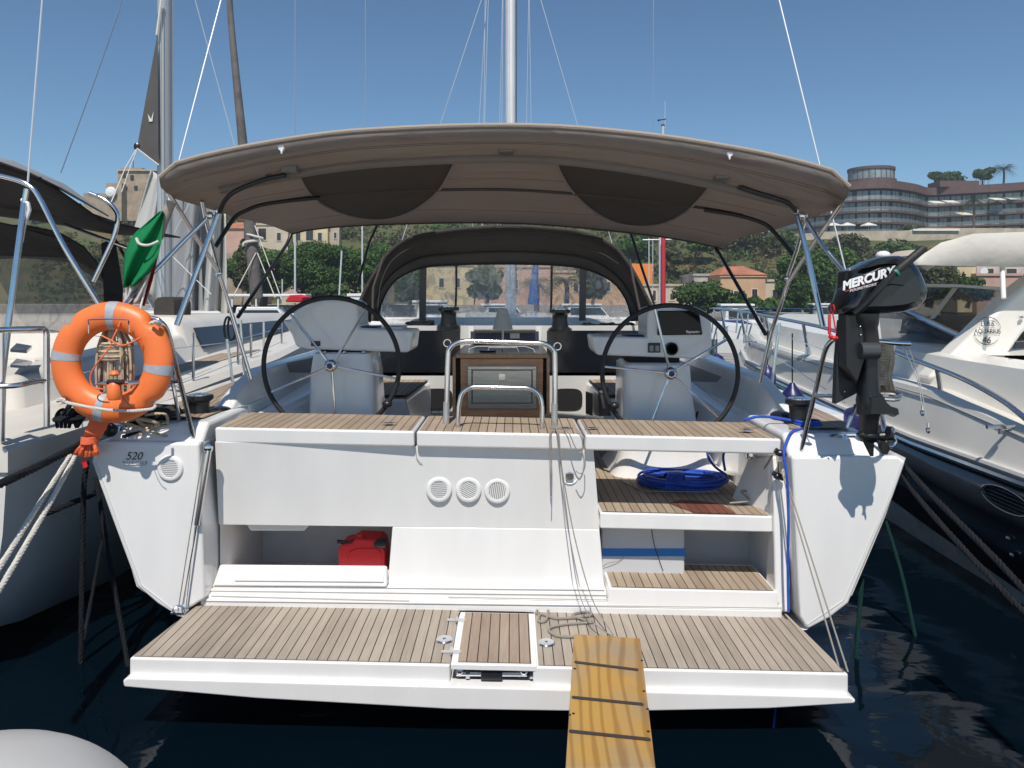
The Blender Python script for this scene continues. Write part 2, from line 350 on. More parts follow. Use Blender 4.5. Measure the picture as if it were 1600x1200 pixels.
def tree(label, px, ytop, ybot, wpx, D, m, trunk=True, clumps=16, per=170, leaf=.28, name='broadleaf_tree', base=None, group=None, cat='tree'):
    zb = base if base is not None else (1.15 if D < 112 else hh(pxx(px, D), D)); zt = pz(ytop, D); zc = pz(ybot, D); rx = wpx/2*D/FPX; x0 = pxx(px, D)
    t = thing(name, label, cat, (x0, D, zb), group)
    mb = MB(); cz = (zt+zc)/2; rz = (zt-zc)/2
    for i in range(clumps):
        a = random.uniform(0, 6.28); h = random.uniform(-.75,.72); rad = math.sqrt(max(0.05, 1-h*h))*random.uniform(.25,.78)
        c = (x0+rx*rad*math.cos(a), D+rx*rad*math.sin(a)*.8, cz+rz*h)
        k = random.uniform(.28,.42); leaves(mb, c, (rx*k, rx*k, max(rz*k, rx*k*.55)), per, leaf)
    mb.build('crown', m, t, recalc=False)
    if trunk:
        tb = MB(); f = Vector((x0, D, zc+rz*.25)); tb.tube(spline([(x0-.1, D, zb-.2), (x0+.15, D, zb+(f.z-zb)*.5), f], 4), [.32*rx/4*(1.25-.07*i) for i in range(9)], 8)
        for i in range(6):
            a = i*1.05+.3; e = Vector((x0+rx*.6*math.cos(a), D+rx*.5*math.sin(a), cz+rz*random.uniform(-.2,.3)))
            s_ = Vector((x0+.1, D, zb+(f.z-zb)*.55)); tb.tube(spline([s_, s_.lerp(e, .5)+Vector((0,0,.25)), e], 4), [.13*rx/4*(1-.1*j) for j in range(9)], 6)
        tb.build('trunk', bark, t, smooth=True)
    return t
tree('wide dark green tree behind the far left quay, leftmost of three beside the yellow building', 412, 384, 456, 130, 98, lf_dark, clumps=46, per=520, leaf=.15)
tree('broad dark green tree on the far quay, middle of the three in a row', 500, 378, 462, 124, 96, lf_dark, clumps=46, per=520, leaf=.15)
tree('rounded green tree on the far quay close to the left edge of the black sprayhood', 582, 381, 452, 112, 99, lf_dark, clumps=42, per=520, leaf=.15)
tree('small low green tree on the far quay above the left steering wheel', 515, 444, 478, 74, 90, lf_mid, clumps=12, per=150)
tree('dense round clipped green tree between the right wheel and the peach house', 1101, 437, 486, 96, 92, lf_mid, clumps=34, per=200, leaf=.2)
tree('tall dark tree standing right of the peach house behind the right bimini poles', 1240, 392, 488, 70, 100, lf_dark, clumps=34, per=260, leaf=.22)
tree('tall olive green tree behind the outboard engine at the foot of the hill', 1296, 382, 488, 104, 104, lf_dark, clumps=38, per=260, leaf=.24)
tree('low dark bush tree in front of the peach house doorway', 1202, 462, 496, 70, 86, lf_dark, clumps=12)
tree('small bush between the round clipped tree and the peach house', 1160, 455, 486, 30, 90, lf_dark, clumps=8, per=120)
tree('dark bushy tree above the tinted windshield of the motor yacht', 1452, 408, 470, 130, 96, lf_olive, clumps=34, per=240, leaf=.24)
tree('bright green bush beside the pink house above the motor yacht windshield', 1512, 434, 470, 80, 90, lf_mid, clumps=14)
tree('shadowy green tree seen through the left pane of the sprayhood window', 640, 402, 470, 60, 90, lf_dark, clumps=14)
tree('dark tree seen through the centre of the sprayhood window', 760, 408, 466, 70, 96, lf_dark, clumps=14)
tree('olive tree seen through the right side of the sprayhood window', 925, 405, 466, 60, 96, lf_olive, clumps=14)
tree('bare brown branched bush tree beside the old house at the left', 378, 372, 460, 30, 92, lf_olive, clumps=10, per=90)
hd = [(612,372,395,70,150,lf_olive),(545,358,385,90,165,lf_olive),(985,372,398,80,150,lf_dark),(1010,352,380,60,165,lf_mid),(1170,352,400,120,160,lf_olive),(1100,366,392,60,150,lf_dark),
      (1235,362,398,90,165,lf_mid),(1320,368,405,80,160,lf_olive),(1400,374,410,90,150,lf_dark),(1418,352,380,34,178,lf_dark),(1060,385,410,60,140,lf_olive),(1360,398,430,70,135,lf_olive),(700,350,372,80,170,lf_mid),(870,352,372,70,170,lf_olive)]
hl = ['grey green scrub tree on the slope above the left tree row','olive scrub tree just below the bimini at centre left','dark bush on the slope right of the sprayhood top','light green shrub on the slope under the bimini edge right of centre',
      'large olive scrub tree below the hotel terrace left of the bimini poles','dark rounded shrub on the dry slope above the grey wall','green scrub tree crossed by the right bimini poles','olive shrub on the slope just left of the outboard cowl',
      'dark green shrub on the slope above the outboard tiller handle','small dark tree standing against the beige terrace wall','low olive shrub on the brown slope above the orange hut','olive shrub low on the slope behind the outboard cowl','green scrub directly behind the top left of the sprayhood','olive scrub directly behind the top right of the sprayhood']
for (a, b_, c_, w_, d_, m_), l_ in zip(hd, hl):
    tree(l_, a, b_, c_, w_, d_, m_, trunk=False, clumps=14, per=110, leaf=.4, name='hillside_shrub', group='shrubs on the hillside', cat='shrub', base=pz(c_, d_)-.5)
for nm, m_, cnt, lab in (('hillside_scrub', lf_olive, 1150, 'low olive scrub covering the slope'), ('dry_scrub', lf_dry, 260, 'dry brown grass and brush on the slope'), ('green_scrub', lf_mid, 420, 'green brush scattered over the slope')):
    mb = MB()
    for i in range(cnt):
        y = random.uniform(122, 196); x = random.uniform(-.62, .68)*y
        if y > 163 and x > .31*y: continue
        r = random.uniform(.7, 2.2); leaves(mb, (x, y, hh(x, y)+r*.3), (r, r, r*.62), int(20*r)+10, .34)
    tag(mb.build(nm, m_, recalc=False), lab, 'scrub', kind='stuff')
palmleaf = leafmat('palm_leaf', (.05,.08,.02), (.14,.18,.06)); palmtrunk = mat('palm_trunk', (.16,.12,.09), .9, bump=.8, bs=6, var=.3)
def palm(label, px, ytop, ybase, D, fr=2.6):
    b0 = P(px, ybase, D); top = P(px, ytop, D)+Vector((0,0,-fr*.35)); t = thing('palm_tree', label, 'palm', b0)
    MB().tube(spline([b0-Vector((0,0,1)), b0.lerp(top,.5)+Vector((.15,0,0)), top], 4), [.32,.3,.28,.26,.26,.25,.25,.26,.3], 10).build('trunk', palmtrunk, t, smooth=True)
    mb = MB()
    for k in range(44):
        a = k*2.4; el = random.uniform(-.55, 1.1); L = fr*random.uniform(.8,1.1); d = Vector((math.cos(a), math.sin(a), 0)); prev = None
        for j in range(9):
            s = j/8; p = top+d*(L*s*math.cos(el*.7))+Vector((0,0,L*s*math.sin(el)-L*.62*s*s)); w = Vector((-d.y, d.x, 0))
            for sg in (-1, 1):
                ll = L*.24*math.sin(math.pi*(.12+.83*s)); q = p+w*sg*ll+d*ll*.5-Vector((0,0,ll*.35))
                mb.add([p-d*L*.035, p+d*L*.035, q], [(0,1,2)])
    mb.build('fronds', palmleaf, t, recalc=False); return t
palm('tall palm in front of the terraced hotel on the hill', 1521, 304, 356, 186, 3.6)
palm('palm rising above the hotel roof against the sky', 1568, 256, 285, 215, 3.6)
palm('palm seen through the right window of the sprayhood', 884, 425, 474, 84, 2.6)
palm('palm in front of the pink house seen through the centre right of the sprayhood', 838, 432, 474, 92, 2.4)
for i, (a, b_, c_, w_, l_) in enumerate([(1482,267,284,62,'flat topped umbrella pine above the left of the hotel wing roof'), (1535,263,280,44,'flat topped umbrella pine beside the palm on the hotel roofline')]):
    tree(l_, a, b_, c_, w_, 225, lf_mid, clumps=14, per=150, leaf=.4, name='umbrella_pine', base=hh(pxx(a,225),225))

# ---------------------------------------------------------------- buildings
def wallmat(n, c, v=.12): return mat(n, c, .9, var=v, vs=.5, bump=.2, bs=4)
wcream, wpeach, wgrey, wyel, wpink, wstone, wbeige = (wallmat('wall_cream', (.52,.46,.36)), wallmat('wall_peach', (.55,.36,.22)), wallmat('wall_grey', (.42,.39,.36), .25), wallmat('wall_yellow', (.6,.5,.3)),
    wallmat('wall_pink', (.52,.33,.26)), wallmat('wall_stone', (.36,.29,.21), .25), wallmat('wall_beige', (.45,.39,.30), .2))
rooft = wallmat('roof_tile', (.40,.16,.09), .25); dglass = mat('dark_window', (.03,.035,.04), .15); frame_w = mat('window_frame', (.55,.5,.42), .7); shutter = mat('brown_shutter', (.12,.06,.035), .7)
def building(label, x0, x1, yt, yb, D, m, depth=9, wins=(), parapet=True, roof=False, name='house', cat='house', wm=None):
    X0, X1 = pxx(x0, D), pxx(x1, D); zt, zb = pz(yt, D), pz(yb, D); t = thing(name, label, cat, ((X0+X1)/2, D, zb))
    MB().box(X0, X1, D, D+depth, zb-1.5, zt).build('wall', m, t)
    if parapet: MB().box(X0-.15, X1+.15, D-.18, D+depth, zt+.003, zt+.32).build('cornice', m, t)
    if roof:
        a, b_ = X0-.3, X1+.3; mz = zt+.33 if parapet else zt+.003
        MB().add([(a,D-.3,mz),(b_,D-.3,mz),(b_,D+depth,mz),(a,D+depth,mz),((a+b_)/2-(b_-a)*.2,D+depth/2,mz+1.4),((a+b_)/2+(b_-a)*.2,D+depth/2,mz+1.4)], [(0,1,2,3),(0,1,5,4),(1,2,5),(2,3,4,5),(3,0,4)]).build('roof', rooft, t)
    for (wx, wy, ww, wh) in wins:
        a, b_, c_, d_ = pxx(wx-ww/2, D), pxx(wx+ww/2, D), pz(wy+wh/2, D), pz(wy-wh/2, D); f = .14
        w = MB().box(a-f, a, D-.1, D-.003, c_-f, d_+f).box(b_, b_+f, D-.1, D-.003, c_-f, d_+f).box(a, b_, D-.1, D-.003, d_, d_+f).box(a, b_, D-.1, D-.003, c_-f, c_).build('window', frame_w, t)
        MB().box(a, b_, D-.03, D-.002, c_, d_).build('pane', wm or dglass, w)
        MB().box((a+b_)/2-.03, (a+b_)/2+.03, D-.06, D-.034, c_, d_).build('mullion', shutter, w)
    return t
building('old house with peeling cream wall behind the red and white pole', 985, 1084, 447, 482, 112, wbeige, wins=[(1022,462,5,16),(1050,464,6,9)])
building('low grey metal clad building with vertical seams beside the peach house', 1084, 1138, 431, 482, 114, wgrey)
building('single storey peach house with pale door surrounds on the quay', 1126, 1196, 433, 486, 108, wpeach, wins=[(1179,462,8,20),(1150,464,7,18)], roof=True)
building('cream end section of the peach house with a shuttered window', 1196, 1240, 440, 486, 108.5, wcream, wins=[(1213,461,12,16)])
building('small orange hut above the old cream house', 984, 1021, 412, 440, 124, mat('orange_paint', (.75,.24,.05), .8, var=.1), parapet=False, depth=4, name='hut', cat='hut')
building('yellow house with dark windows above the middle tree', 455, 512, 345, 410, 128, wyel, wins=[(466,368,7,16),(484,367,11,18),(500,370,6,12)])
building('beige house end wall beside the yellow house', 512, 530, 347, 410, 129, wbeige, wins=[(524,368,4,9)], depth=1.5)
building('cream house with a balcony window at the left behind the bimini corner', 396, 450, 352, 420, 126, wcream, wins=[(410,366,12,18),(436,370,6,12)])
building('ochre stone house with orange tiled roof at the far left', 352, 392, 396, 482, 104, wstone, wins=[(372,430,7,10)], parapet=False)
building('small pink house with an orange tiled roof behind the ochre house', 345, 381, 357, 400, 120, wpink, roof=True, parapet=False)
building('low cream house with dark arched windows behind the left tree trunks', 440, 566, 436, 482, 106, wcream, wins=[(468,446,12,9),(516,446,7,8),(552,452,6,12)])
building('yellow house half hidden by the sprayhood edge', 540, 600, 437, 484, 104, wyel, wins=[(556,452,5,12),(585,452,6,12)])
building('peach house seen through the left of the sprayhood window', 660, 740, 415, 484, 106, wyel, wins=[(690,442,7,14),(715,442,7,14)])
building('pink house seen through the centre of the sprayhood window', 742, 860, 418, 484, 106, wpink, wins=[(775,444,8,14),(805,444,8,14),(835,444,8,14)])
building('cream house seen through the right of the sprayhood window', 862, 980, 426, 484, 106, wpeach, wins=[(900,448,7,14),(950,448,7,14)])
building('narrow yellow house above the motor yacht windshield', 1496, 1525, 414, 470, 100, wyel, wins=[])
building('long pink house partly hidden by the motor yacht arch', 1526, 1680, 431, 476, 99, wpink, wins=[(1660,450,8,10)])
building('dark recessed building behind the satellite dish', 1526, 1680, 408, 470, 106, wgrey, wins=[(1545,424,14,8),(1580,424,16,8)])
building('white apartment block on the ridge above the sprayhood', 868, 900, 346, 372, 188, wcream, wins=[(876,352,3,5),(888,352,3,5)])
building('grey white block on the ridge left of the mast', 750, 815, 342, 372, 190, wgrey, wins=[(765,350,5,5),(790,350,5,5)])
# the old stone building high on the left
t = thing('stone_mansion', 'weathered beige stone building on the hilltop at the far left', 'building', P(205, 320, 165))
D = 165
def pb(x0, x1, yt, yb, d0, dep): return (pxx(x0,d0), pxx(x1,d0), d0, d0+dep, pz(yb,d0), pz(yt,d0))
MB().box(*pb(184,252,267,345,165,14)).box(*pb(166,190,286,345,163,9)).box(*pb(188,222,262,268,166,6)).box(*pb(130,170,302,345,164,9)).build('wall', wstone, t)
MB().box(*pb(183,253,264.5,267,164.6,15)).build('cornice', wbeige, t)
for wx, wy, ww, wh in ((195,294,7,5),(212,293,5,6),(193,274,6,5),(236,300,5,6),(206,277,5,7),(176,304,4,4),(225,315,5,5)):
    w = MB().box(*pb(wx-ww/2, wx+ww/2, wy-wh/2, wy+wh/2, 162.8 if wx < 184 else 164.8, .15)).build('window', dglass, t)
MB().lathe([(0.01,0),(.9,.15),(1.2,.5),(1.2,.55)], P(171,300,162), 'Y', 16).build('satellite_dish', white, t)
MB().ptube([(208,262,166),(208,250,166)], .08).build('antenna', blackp, t)
# terraced hotel
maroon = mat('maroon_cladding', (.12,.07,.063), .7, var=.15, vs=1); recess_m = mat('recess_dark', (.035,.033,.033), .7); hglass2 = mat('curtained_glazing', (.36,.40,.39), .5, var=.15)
hglass = mat('hotel_glazing', (.24,.31,.31), .3, var=.3, vs=.5, spec=.6); rail_g = pane('balcony_glass', (.3,.34,.35), .3)
t = thing('terraced_hotel', 'curved terraced hotel with maroon bands and glass balconies on the hill', 'hotel', P(1450, 358, 200))
plan = spline([(pxx(x, d), d, 0) for x, d in ((1205,222),(1262,206),(1325,196),(1385,193),(1428,199),(1452,206),(1500,203),(1560,199),(1640,193),(1720,190))], 7)
def band(z0, z1, out, inn, mb=None):
    mb = mb or MB(); a = []; 
    for i, p in enumerate(plan):
        d = (plan[min(i+1, len(plan)-1)]-plan[max(i-1,0)]).normalized(); nrm = Vector((d.y, -d.x, 0)); a.append((p+nrm*out, p+nrm*inn))
    rows = [[Vector((o.x,o.y,z0)), Vector((o.x,o.y,z1)), Vector((q.x,q.y,z1)), Vector((q.x,q.y,z0))] for o, q in a]
    mb.loft(rows); return mb
ZR = 31.6
band(ZR-2.0, ZR, .3, -12).build('roof_band', maroon, t)
lv = [ZR-4.75, ZR-7.6, ZR-10.45, ZR-13.3]
for k, z in enumerate(lv):
    band(z-.42, z, .5, -11).build('floor_slab', maroon, t)
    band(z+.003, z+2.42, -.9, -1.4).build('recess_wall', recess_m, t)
    band(z+.1, z+1.0, .42, .38).build('balcony_rail', rail_g, t)
    band(z+1.003, z+1.06, .43, .37).build('handrail', rail_g, t)
    for i in range(24):
        if k == 3 and i % 6 == 5: continue
        w0, w1 = i/24*.94+.05, (i+(.84 if (i+k) % 4 else .62))/24*.94+.05; q = []
        for f in (w0, w1):
            g = f*(len(plan)-1); j = min(int(g), len(plan)-2); p = plan[j].lerp(plan[j+1], g-j); d = (plan[j+1]-plan[j]).normalized(); q.append(p-Vector((d.y,-d.x,0))*.8)
        a_, b_ = q; dn_ = (b_-a_).normalized(); nn_ = Vector((dn_.y,-dn_.x,0))*.06; zz = (z+.02, z+2.3)
        w = MB().hexa([Vector((v.x,v.y,zz[0])) for v in (a_, b_, b_+nn_, a_+nn_)]+[Vector((v.x,v.y,zz[1])) for v in (a_, b_, b_+nn_, a_+nn_)]).build('window', hglass if (i*7+k*3) % 5 else hglass2, t)
        m_ = a_.lerp(b_, .5)+nn_; MB().hexa([Vector((v.x,v.y,zz[0])) for v in (m_-dn_*.06, m_+dn_*.06, m_+dn_*.06+nn_, m_-dn_*.06+nn_)]+[Vector((v.x,v.y,zz[1])) for v in (m_-dn_*.06, m_+dn_*.06, m_+dn_*.06+nn_, m_-dn_*.06+nn_)]).build('mullion', recess_m, w)
cdr = (pxx(1361,205), 205, 0)
MB().lathe([(6.6,ZR),(6.6,ZR+.6),(6.2,ZR+.6),(6.2,ZR+1.7)], cdr, 'Z', 40).build('roof_terrace', maroon, t, smooth=True)
MB().lathe([(5.6,ZR+1.7),(5.6,ZR+4.2)], cdr, 'Z', 40).build('drum_glazing', hglass, t, smooth=True)
MB().lathe([(5.9,ZR+4.2),(5.9,ZR+4.9),(5.2,ZR+5.0)], cdr, 'Z', 40).build('drum_roof', maroon, t, smooth=True)
mb = MB()
for i in range(24):
    a = i*math.pi/12; mb.box(cdr[0]+5.6*math.cos(a)-.1, cdr[0]+5.6*math.cos(a)+.1, cdr[1]+5.6*math.sin(a)-.1, cdr[1]+5.6*math.sin(a)+.1, ZR+1.7, ZR+4.2)
mb.build('drum_posts', mat('drum_post', (.1,.07,.06), .6), t)
MB().box(pxx(1482,200), pxx(1545,200), 204, 210, ZR, ZR+1.6).build('roof_block', maroon, t)
for x, y in ((1459,315),(1481,314),(1553,310),(1577,309),(1502,333)):
    d = 199; a, b_ = pxx(x-9,d), pxx(x+9,d); z = pz(y,d); MB().hexa([(a,d-2.6,z-.75),(b_,d-2.6,z-.75),(b_,d+.3,z+.1),(a,d+.3,z+.1),(a,d-2.6,z-.65),(b_,d-2.6,z-.65),(b_,d+.3,z+.2),(a,d+.3,z+.2)]).build('awning', mat('awning_cream', (.7,.65,.5), .8), t)
tag(MB().pxp([(1180,372),(1290,362),(1420,360),(1440,356),(1720,357),(1720,388),(1440,388),(1180,392)], 172, 175).build('terrace_wall', wbeige), 'long beige retaining wall below the hotel', 'wall')
tag(MB().pxp([(1427,357.5),(1500,358),(1500,360.5),(1427,360.5)], 171.5, 172.2).build('terrace_parapet', whitep), 'white parapet on the retaining wall under the hotel', 'wall')
for x, l in ((1302,'leftmost white terrace parasol below the hotel'), (1324,'white terrace parasol second from the left below the hotel'), (1357,'rightmost white terrace parasol below the hotel'), (1206,'white terrace awning partly hidden by the right bimini corner')):
    p = P(x, 361, 184); q = thing('terrace_parasol', l, 'parasol', p, 'white parasols on the hotel terrace'); z = pz(352, 184)
    MB().lathe([(.03,z+.7-p.z),(1.9,z-p.z),(1.95,z-.2-p.z),(.05,z-.1-p.z)], p, 'Z', 8).build('canopy', whitep, q); MB().tube([p, (p.x, p.y, z)], .06).build('pole', whitep, q)
# ================================================================ the sailing yacht in the middle
Y = thing('sailing_yacht', 'white sailing yacht with open stern, taupe bimini, twin wheels and lowered teak platform', 'sailing yacht', (-.08, 4.5, 0))
def B(name, m, mb, parent=None, **k): return mb.build(name, m, parent or Y, **k)
gelshade = mat('groove_shade', (.42,.40,.37), .7)
base_ring = [(-2.385,1.22),(-2.26,.92),(-2.13,.50),(-1.903,.335),(-1.2,.2),(-.1,.12),(1.0,.14),(1.675,.255),(1.93,.45),(2.12,.90),(2.235,1.23)]
rings = []
for D, s, zt, dz in ((4.36,1,1,0),(6,1.03,1.03,-.08),(9,1.06,1.1,-.35),(13,.86,1.2,-.5),(16.5,.46,1.3,-.45),(19.3,.03,1.4,-.1)):
    rings.append([Vector((-.08+(x+.08)*s, D, z*zt+dz*max(0, 1-z/1.2))) for x, z in base_ring])
B('hull', gel, MB().sheet(rings), smooth=True)
# stern corners
B('transom_corner', gel, MB().pxp([(150,690),(142,722),(170,800),(213,916),(245,944),(275,963),(319,937),(311,692)], 4.35, 4.72), bevel=.018, seg=3)
B('transom_corner', gel, MB().pxp([(1237,713),(1404,713),(1416,722),(1396,778),(1365,850),(1327,943),(1298,966),(1262,985),(1249,962)], 4.35, 4.72), bevel=.018, seg=3)
B('hull_edge_line', gel2, MB().ptube([(150,722,4.349),(178,800,4.349),(221,914,4.349),(276,957,4.349)], .003, 5))
B('hull_edge_line', gel2, MB().ptube([(1408,724,4.349),(1388,780,4.349),(1357,850,4.349),(1318,938,4.349),(1262,976,4.349)], .003, 5))
def corner(x0, x1, xi, zf, zt):   # rounded deck corner above each transom panel
    return MB().hexa([(x0,4.36,zf-.04),(x1,4.36,zf-.04),(x1,5.2,zf-.04),(x0,5.2,zf-.04),(x0+.1*(1 if x0<0 else 0),4.5,zt-.03*(x0<0)),(x1-.1*(x0>0),4.5,zt-.03*(x0>0)),(x1-.02*(x0>0),5.2,zt),(x0,5.2,zt)])
B('deck_corner', gel, corner(-2.375, -1.775, 0, 1.325, 1.415), bevel=.03, seg=4)
B('deck_corner', gel, corner(1.585, 2.205, 0, 1.25, 1.35), bevel=.03, seg=4)
B('side_deck', gel, MB().hexa([(-2.42,5.2,1.3),(-1.775,5.2,1.3),(-1.7,14,1.5),(-2.1,14,1.5),(-2.42,5.2,1.415),(-1.775,5.2,1.415),(-1.7,14,1.62),(-2.1,14,1.62)]))
B('side_deck', gel, MB().hexa([(1.74,5.2,1.25),(2.25,5.2,1.25),(2.0,14,1.5),(1.7,14,1.5),(1.74,5.2,1.35),(2.25,5.2,1.35),(2.0,14,1.58),(1.7,14,1.58)]))
B('side_deck_teak', teakB, MB().poly([(-2.27,4.66,1.4195),(-1.85,4.6,1.4195),(-1.85,5.2,1.4195),(-1.85,8.6,1.5),(-2.3,8.6,1.5),(-2.3,5.2,1.4195)]))
B('side_deck_teak', teakB, MB().poly([(1.66,4.6,1.3545),(2.09,4.66,1.3545),(2.14,5.2,1.3545),(2.14,8.6,1.44),(1.9,8.6,1.44),(1.86,5.2,1.3545)]))
B('foredeck', gel, MB().hexa([(-2.2,8.2,1.3),(2.1,8.2,1.3),(.1,19,1.5),(-.2,19,1.5),(-2.2,8.2,1.5),(2.1,8.2,1.46),(.1,19,1.75),(-.2,19,1.75)]))
B('coachroof', gel, MB().hexa([(-1.75,8.25,1.4),(1.65,8.25,1.4),(1.0,15,1.5),(-1.15,15,1.5),(-1.62,8.3,1.83),(1.52,8.3,1.81),(.7,14.6,1.85),(-.85,14.6,1.87)]), bevel=.06, seg=3)
# seat lids across the stern
def lid(name, a, b, m=teakB):
    (x0, y0), (x1, y1) = a, b; D = 4.45; f0, f1 = P(x0, y0, D), P(x1, y1, D); s = Vector((0, .58, 0)); dn = Vector((0, 0, -.093))
    o = B(name, gel, MB().hexa([f0+dn+Vector((0,.012,0)), f1+dn+Vector((0,.012,0)), f1+dn+s, f0+dn+s, f0, f1, f1+s, f0+s]), bevel=.014, seg=3)
    u = Vector((0,0,.004)); i = Vector((.018,0,0)); j = Vector((0,.016,0))
    B('teak_pad', m, MB().hexa([f0+i+j, f1-i+j, f1-i-j+s, f0+i-j+s]+[v+u for v in (f0+i+j, f1-i+j, f1-i-j+s, f0+i-j+s)]), o); return o
l1 = lid('seat_lid', (335,668), (647,674)); l2 = lid('seat_lid', (650.5,674), (911,679)); l3 = lid('seat_lid', (914.5,679.5), (1221,686))
g0, g1 = P(738,676,4.47), P(852,678,4.47); g0.z += .0065; g1.z += .0065
B('teak_grating', teakG, MB().poly([g0, g1, g1+Vector((0,.53,0)), g0+Vector((0,.53,0))]), l2)
for x, y in ((607,661),(925,667),(884,662),(1168,671)):
    p = P(x, y, 4.6); z = 1.382-.03*(x > 700)-.012*(x > 1000)
    B('flush_latch', chrome, MB().lathe([(.012,0),(.03,.002),(.03,.006),(.01,.009)], (p.x, 4.62, z), 'Z', 16).box(p.x-.045, p.x+.045, 4.612, 4.628, z+.002, z+.008))
# transom wall
def lerp3(a, t): t *= 2; i = min(int(t), 1); return a[i].lerp(a[i+1], t-i)
wt, wb_ = [P(337,690,4.465), P(651,697,4.515), P(927,702,4.52)], [P(343,818,4.565), P(651,822,4.575), P(937,826,4.575)]
B('transom_wall', gel, MB().sheet([[lerp3(wt, j/24).lerp(lerp3(wb_, j/24), i/8)+Vector((0,.0+.012*math.sin(math.pi*i/8)*0,0)) for j in range(25)] for i in range(9)]), solid=.02)
B('transom_seam', inkg, MB().tube([P(649,698,4.505), P(651,716,4.508), P(655,722,4.509), P(660,724,4.51)], .002, 5))
B('lower_locker', gel, MB().hexa([P(605,921,4.53), P(945,925,4.53), P(945,925,4.53)+Vector((0,.5,0)), P(605,921,4.53)+Vector((0,.5,0)), P(613,823,4.562), P(937,827,4.562), P(937,827,4.562)+Vector((0,.4,0)), P(613,823,4.562)+Vector((0,.4,0))]), bevel=.008)
xl, xm = pxx(343,4.56), pxx(612,4.56)
B('side_locker', gelin, MB().add([(xl,4.57,.3),(xm,4.57,.3),(xm,5.35,.3),(xl,5.35,.3),(xl,4.57,.82),(xm,4.57,.82),(xm,5.35,.82),(xl,5.35,.82)], [(0,1,2,3),(4,5,6,7),(1,2,6,5),(2,3,7,6),(3,0,4,7)]), recalc=False)
B('locker_tray', gel, MB().hexa([P(392,829,4.62), P(476,829,4.62), P(476,829,4.9), P(392,829,4.9), P(382,815,4.62), P(488,815,4.62), P(488,815,4.9), P(382,815,4.9)]), bevel=.006)
B('locker_lip', gel, MB().hexa([P(332,916,4.46), P(604,918,4.46), P(604,918,4.46)+Vector((0,.1,0)), P(332,916,4.46)+Vector((0,.1,0)), P(344,882,4.49), P(605,884,4.49), P(605,884,4.56), P(344,882,4.56)]), bevel=.012, seg=3)
B('locker_lip_inset', gel, MB().hexa([P(366,908,4.459), P(600,910,4.459), P(600,910,4.47), P(366,908,4.47), P(370,893,4.474), P(600,895,4.474), P(600,895,4.49), P(370,893,4.49)]), bevel=.006)
for k, (y, d) in enumerate(((914,4.475),(921,4.445),(929,4.415),(937,4.385))):
    a, b_ = P(322-k*3, y, d), P(948 if k < 2 else 1222, y+ (9 if k < 2 else 17), d)
    B('stern_tread', gel, MB().hexa([a-Vector((0,0,.05)), b_-Vector((0,0,.05)), b_+Vector((0,.3,-.05)), a+Vector((0,.3,-.05)), a, b_, b_+Vector((0,.3,0)), a+Vector((0,.3,0))]), bevel=.007)
for y0, y1, d, xa, xb in ((916,921,4.4735,322,945),(923,929,4.4435,319,947),(931,938,4.4135,330,640),(933,941,4.4135,700,1218),(939,949,4.3835,318,1221)):
    a, b_ = P(xa, y0, d), P(xb, y0+(y1-y0)*1.0+1, d); B('tread_groove_shade', gelshade, MB().tube([a+Vector((0,0,-.0)), b_], .0035, 5))  # darker lines paint in the shade of the tread grooves
# stairs on the starboard side
B('cockpit_sole', teakB, MB().hexa([(-1.7,4.62,.85),(.5,4.62,.84),(.5,8.2,.84),(-1.7,8.2,.85),(-1.7,4.62,.885),(.5,4.62,.872),(.5,8.2,.872),(-1.7,8.2,.885)]))
st = B('stair_tread', gel, MB().hexa([P(938,826,4.5), P(1207,832,4.5), P(1207,832,4.5)+Vector((.06,.6,0)), P(938,826,4.5)+Vector((0,.6,0)), P(938,801,4.5), P(1207,807,4.5), P(1207,807,4.5)+Vector((.06,3.6,0)), P(938,801,4.5)+Vector((-.04,3.6,0))]), bevel=.01, seg=3)
f0, f1 = P(942,801,4.5)+Vector((0,.012,.0046)), P(1203,807,4.5)+Vector((0,.012,.0046))
B('teak_pad', teakB, MB().poly([f0, f1, f1+Vector((.05,3.5,0)), f0+Vector((-.04,3.5,0))]), st)
sp = [P(x, y, 4.512+d) for x, y, d in ((1086,804.5,0),(1149,805.5,0),(1140,805,.1),(1128,805,.2),(1100,804.5,.27),(1060,804,.28),(1046,803.5,.2),(1064,804,.1))]
B('teak_stain', teakR, MB().poly([Vector((p.x, p.y, f0.z+(f1.z-f0.z)*(p.x-f0.x)/(f1.x-f0.x)+.0042)) for p in sp]), st)
B('hatch_outline', inkg, MB().tube([(.74,5.28,.888),(.84,4.98,.884),(1.35,4.98,.879)], .004, 5), st)
st2 = B('stair_tread', gel, MB().hexa([P(949,950,4.40), P(1217,955,4.40), P(1217,955,4.40)+Vector((0,.5,0)), P(949,950,4.40)+Vector((0,.5,0)), P(952,919,4.41), P(1215,925,4.41), P(1215,925,4.41)+Vector((0,.45,0)), P(952,919,4.41)+Vector((0,.45,0))]), bevel=.008)
f0, f1 = P(954,919,4.41)+Vector((.01,.012,.005)), P(1213,925,4.41)+Vector((-.01,.012,.005))
B('teak_pad', teakB, MB().poly([f0, f1, f1+Vector((0,.4,0)), f0+Vector((0,.4,0))]), st2)
B('stair_cavity', gelin, MB().add([(.49,4.58,.3),(1.6,4.58,.3),(1.6,5.1,.3),(.49,5.1,.3),(.49,4.58,.79),(1.6,4.58,.79),(1.6,5.1,.79),(.49,5.1,.79)], [(0,1,2,3),(1,2,6,5),(2,3,7,6),(3,0,4,7)]), recalc=False)
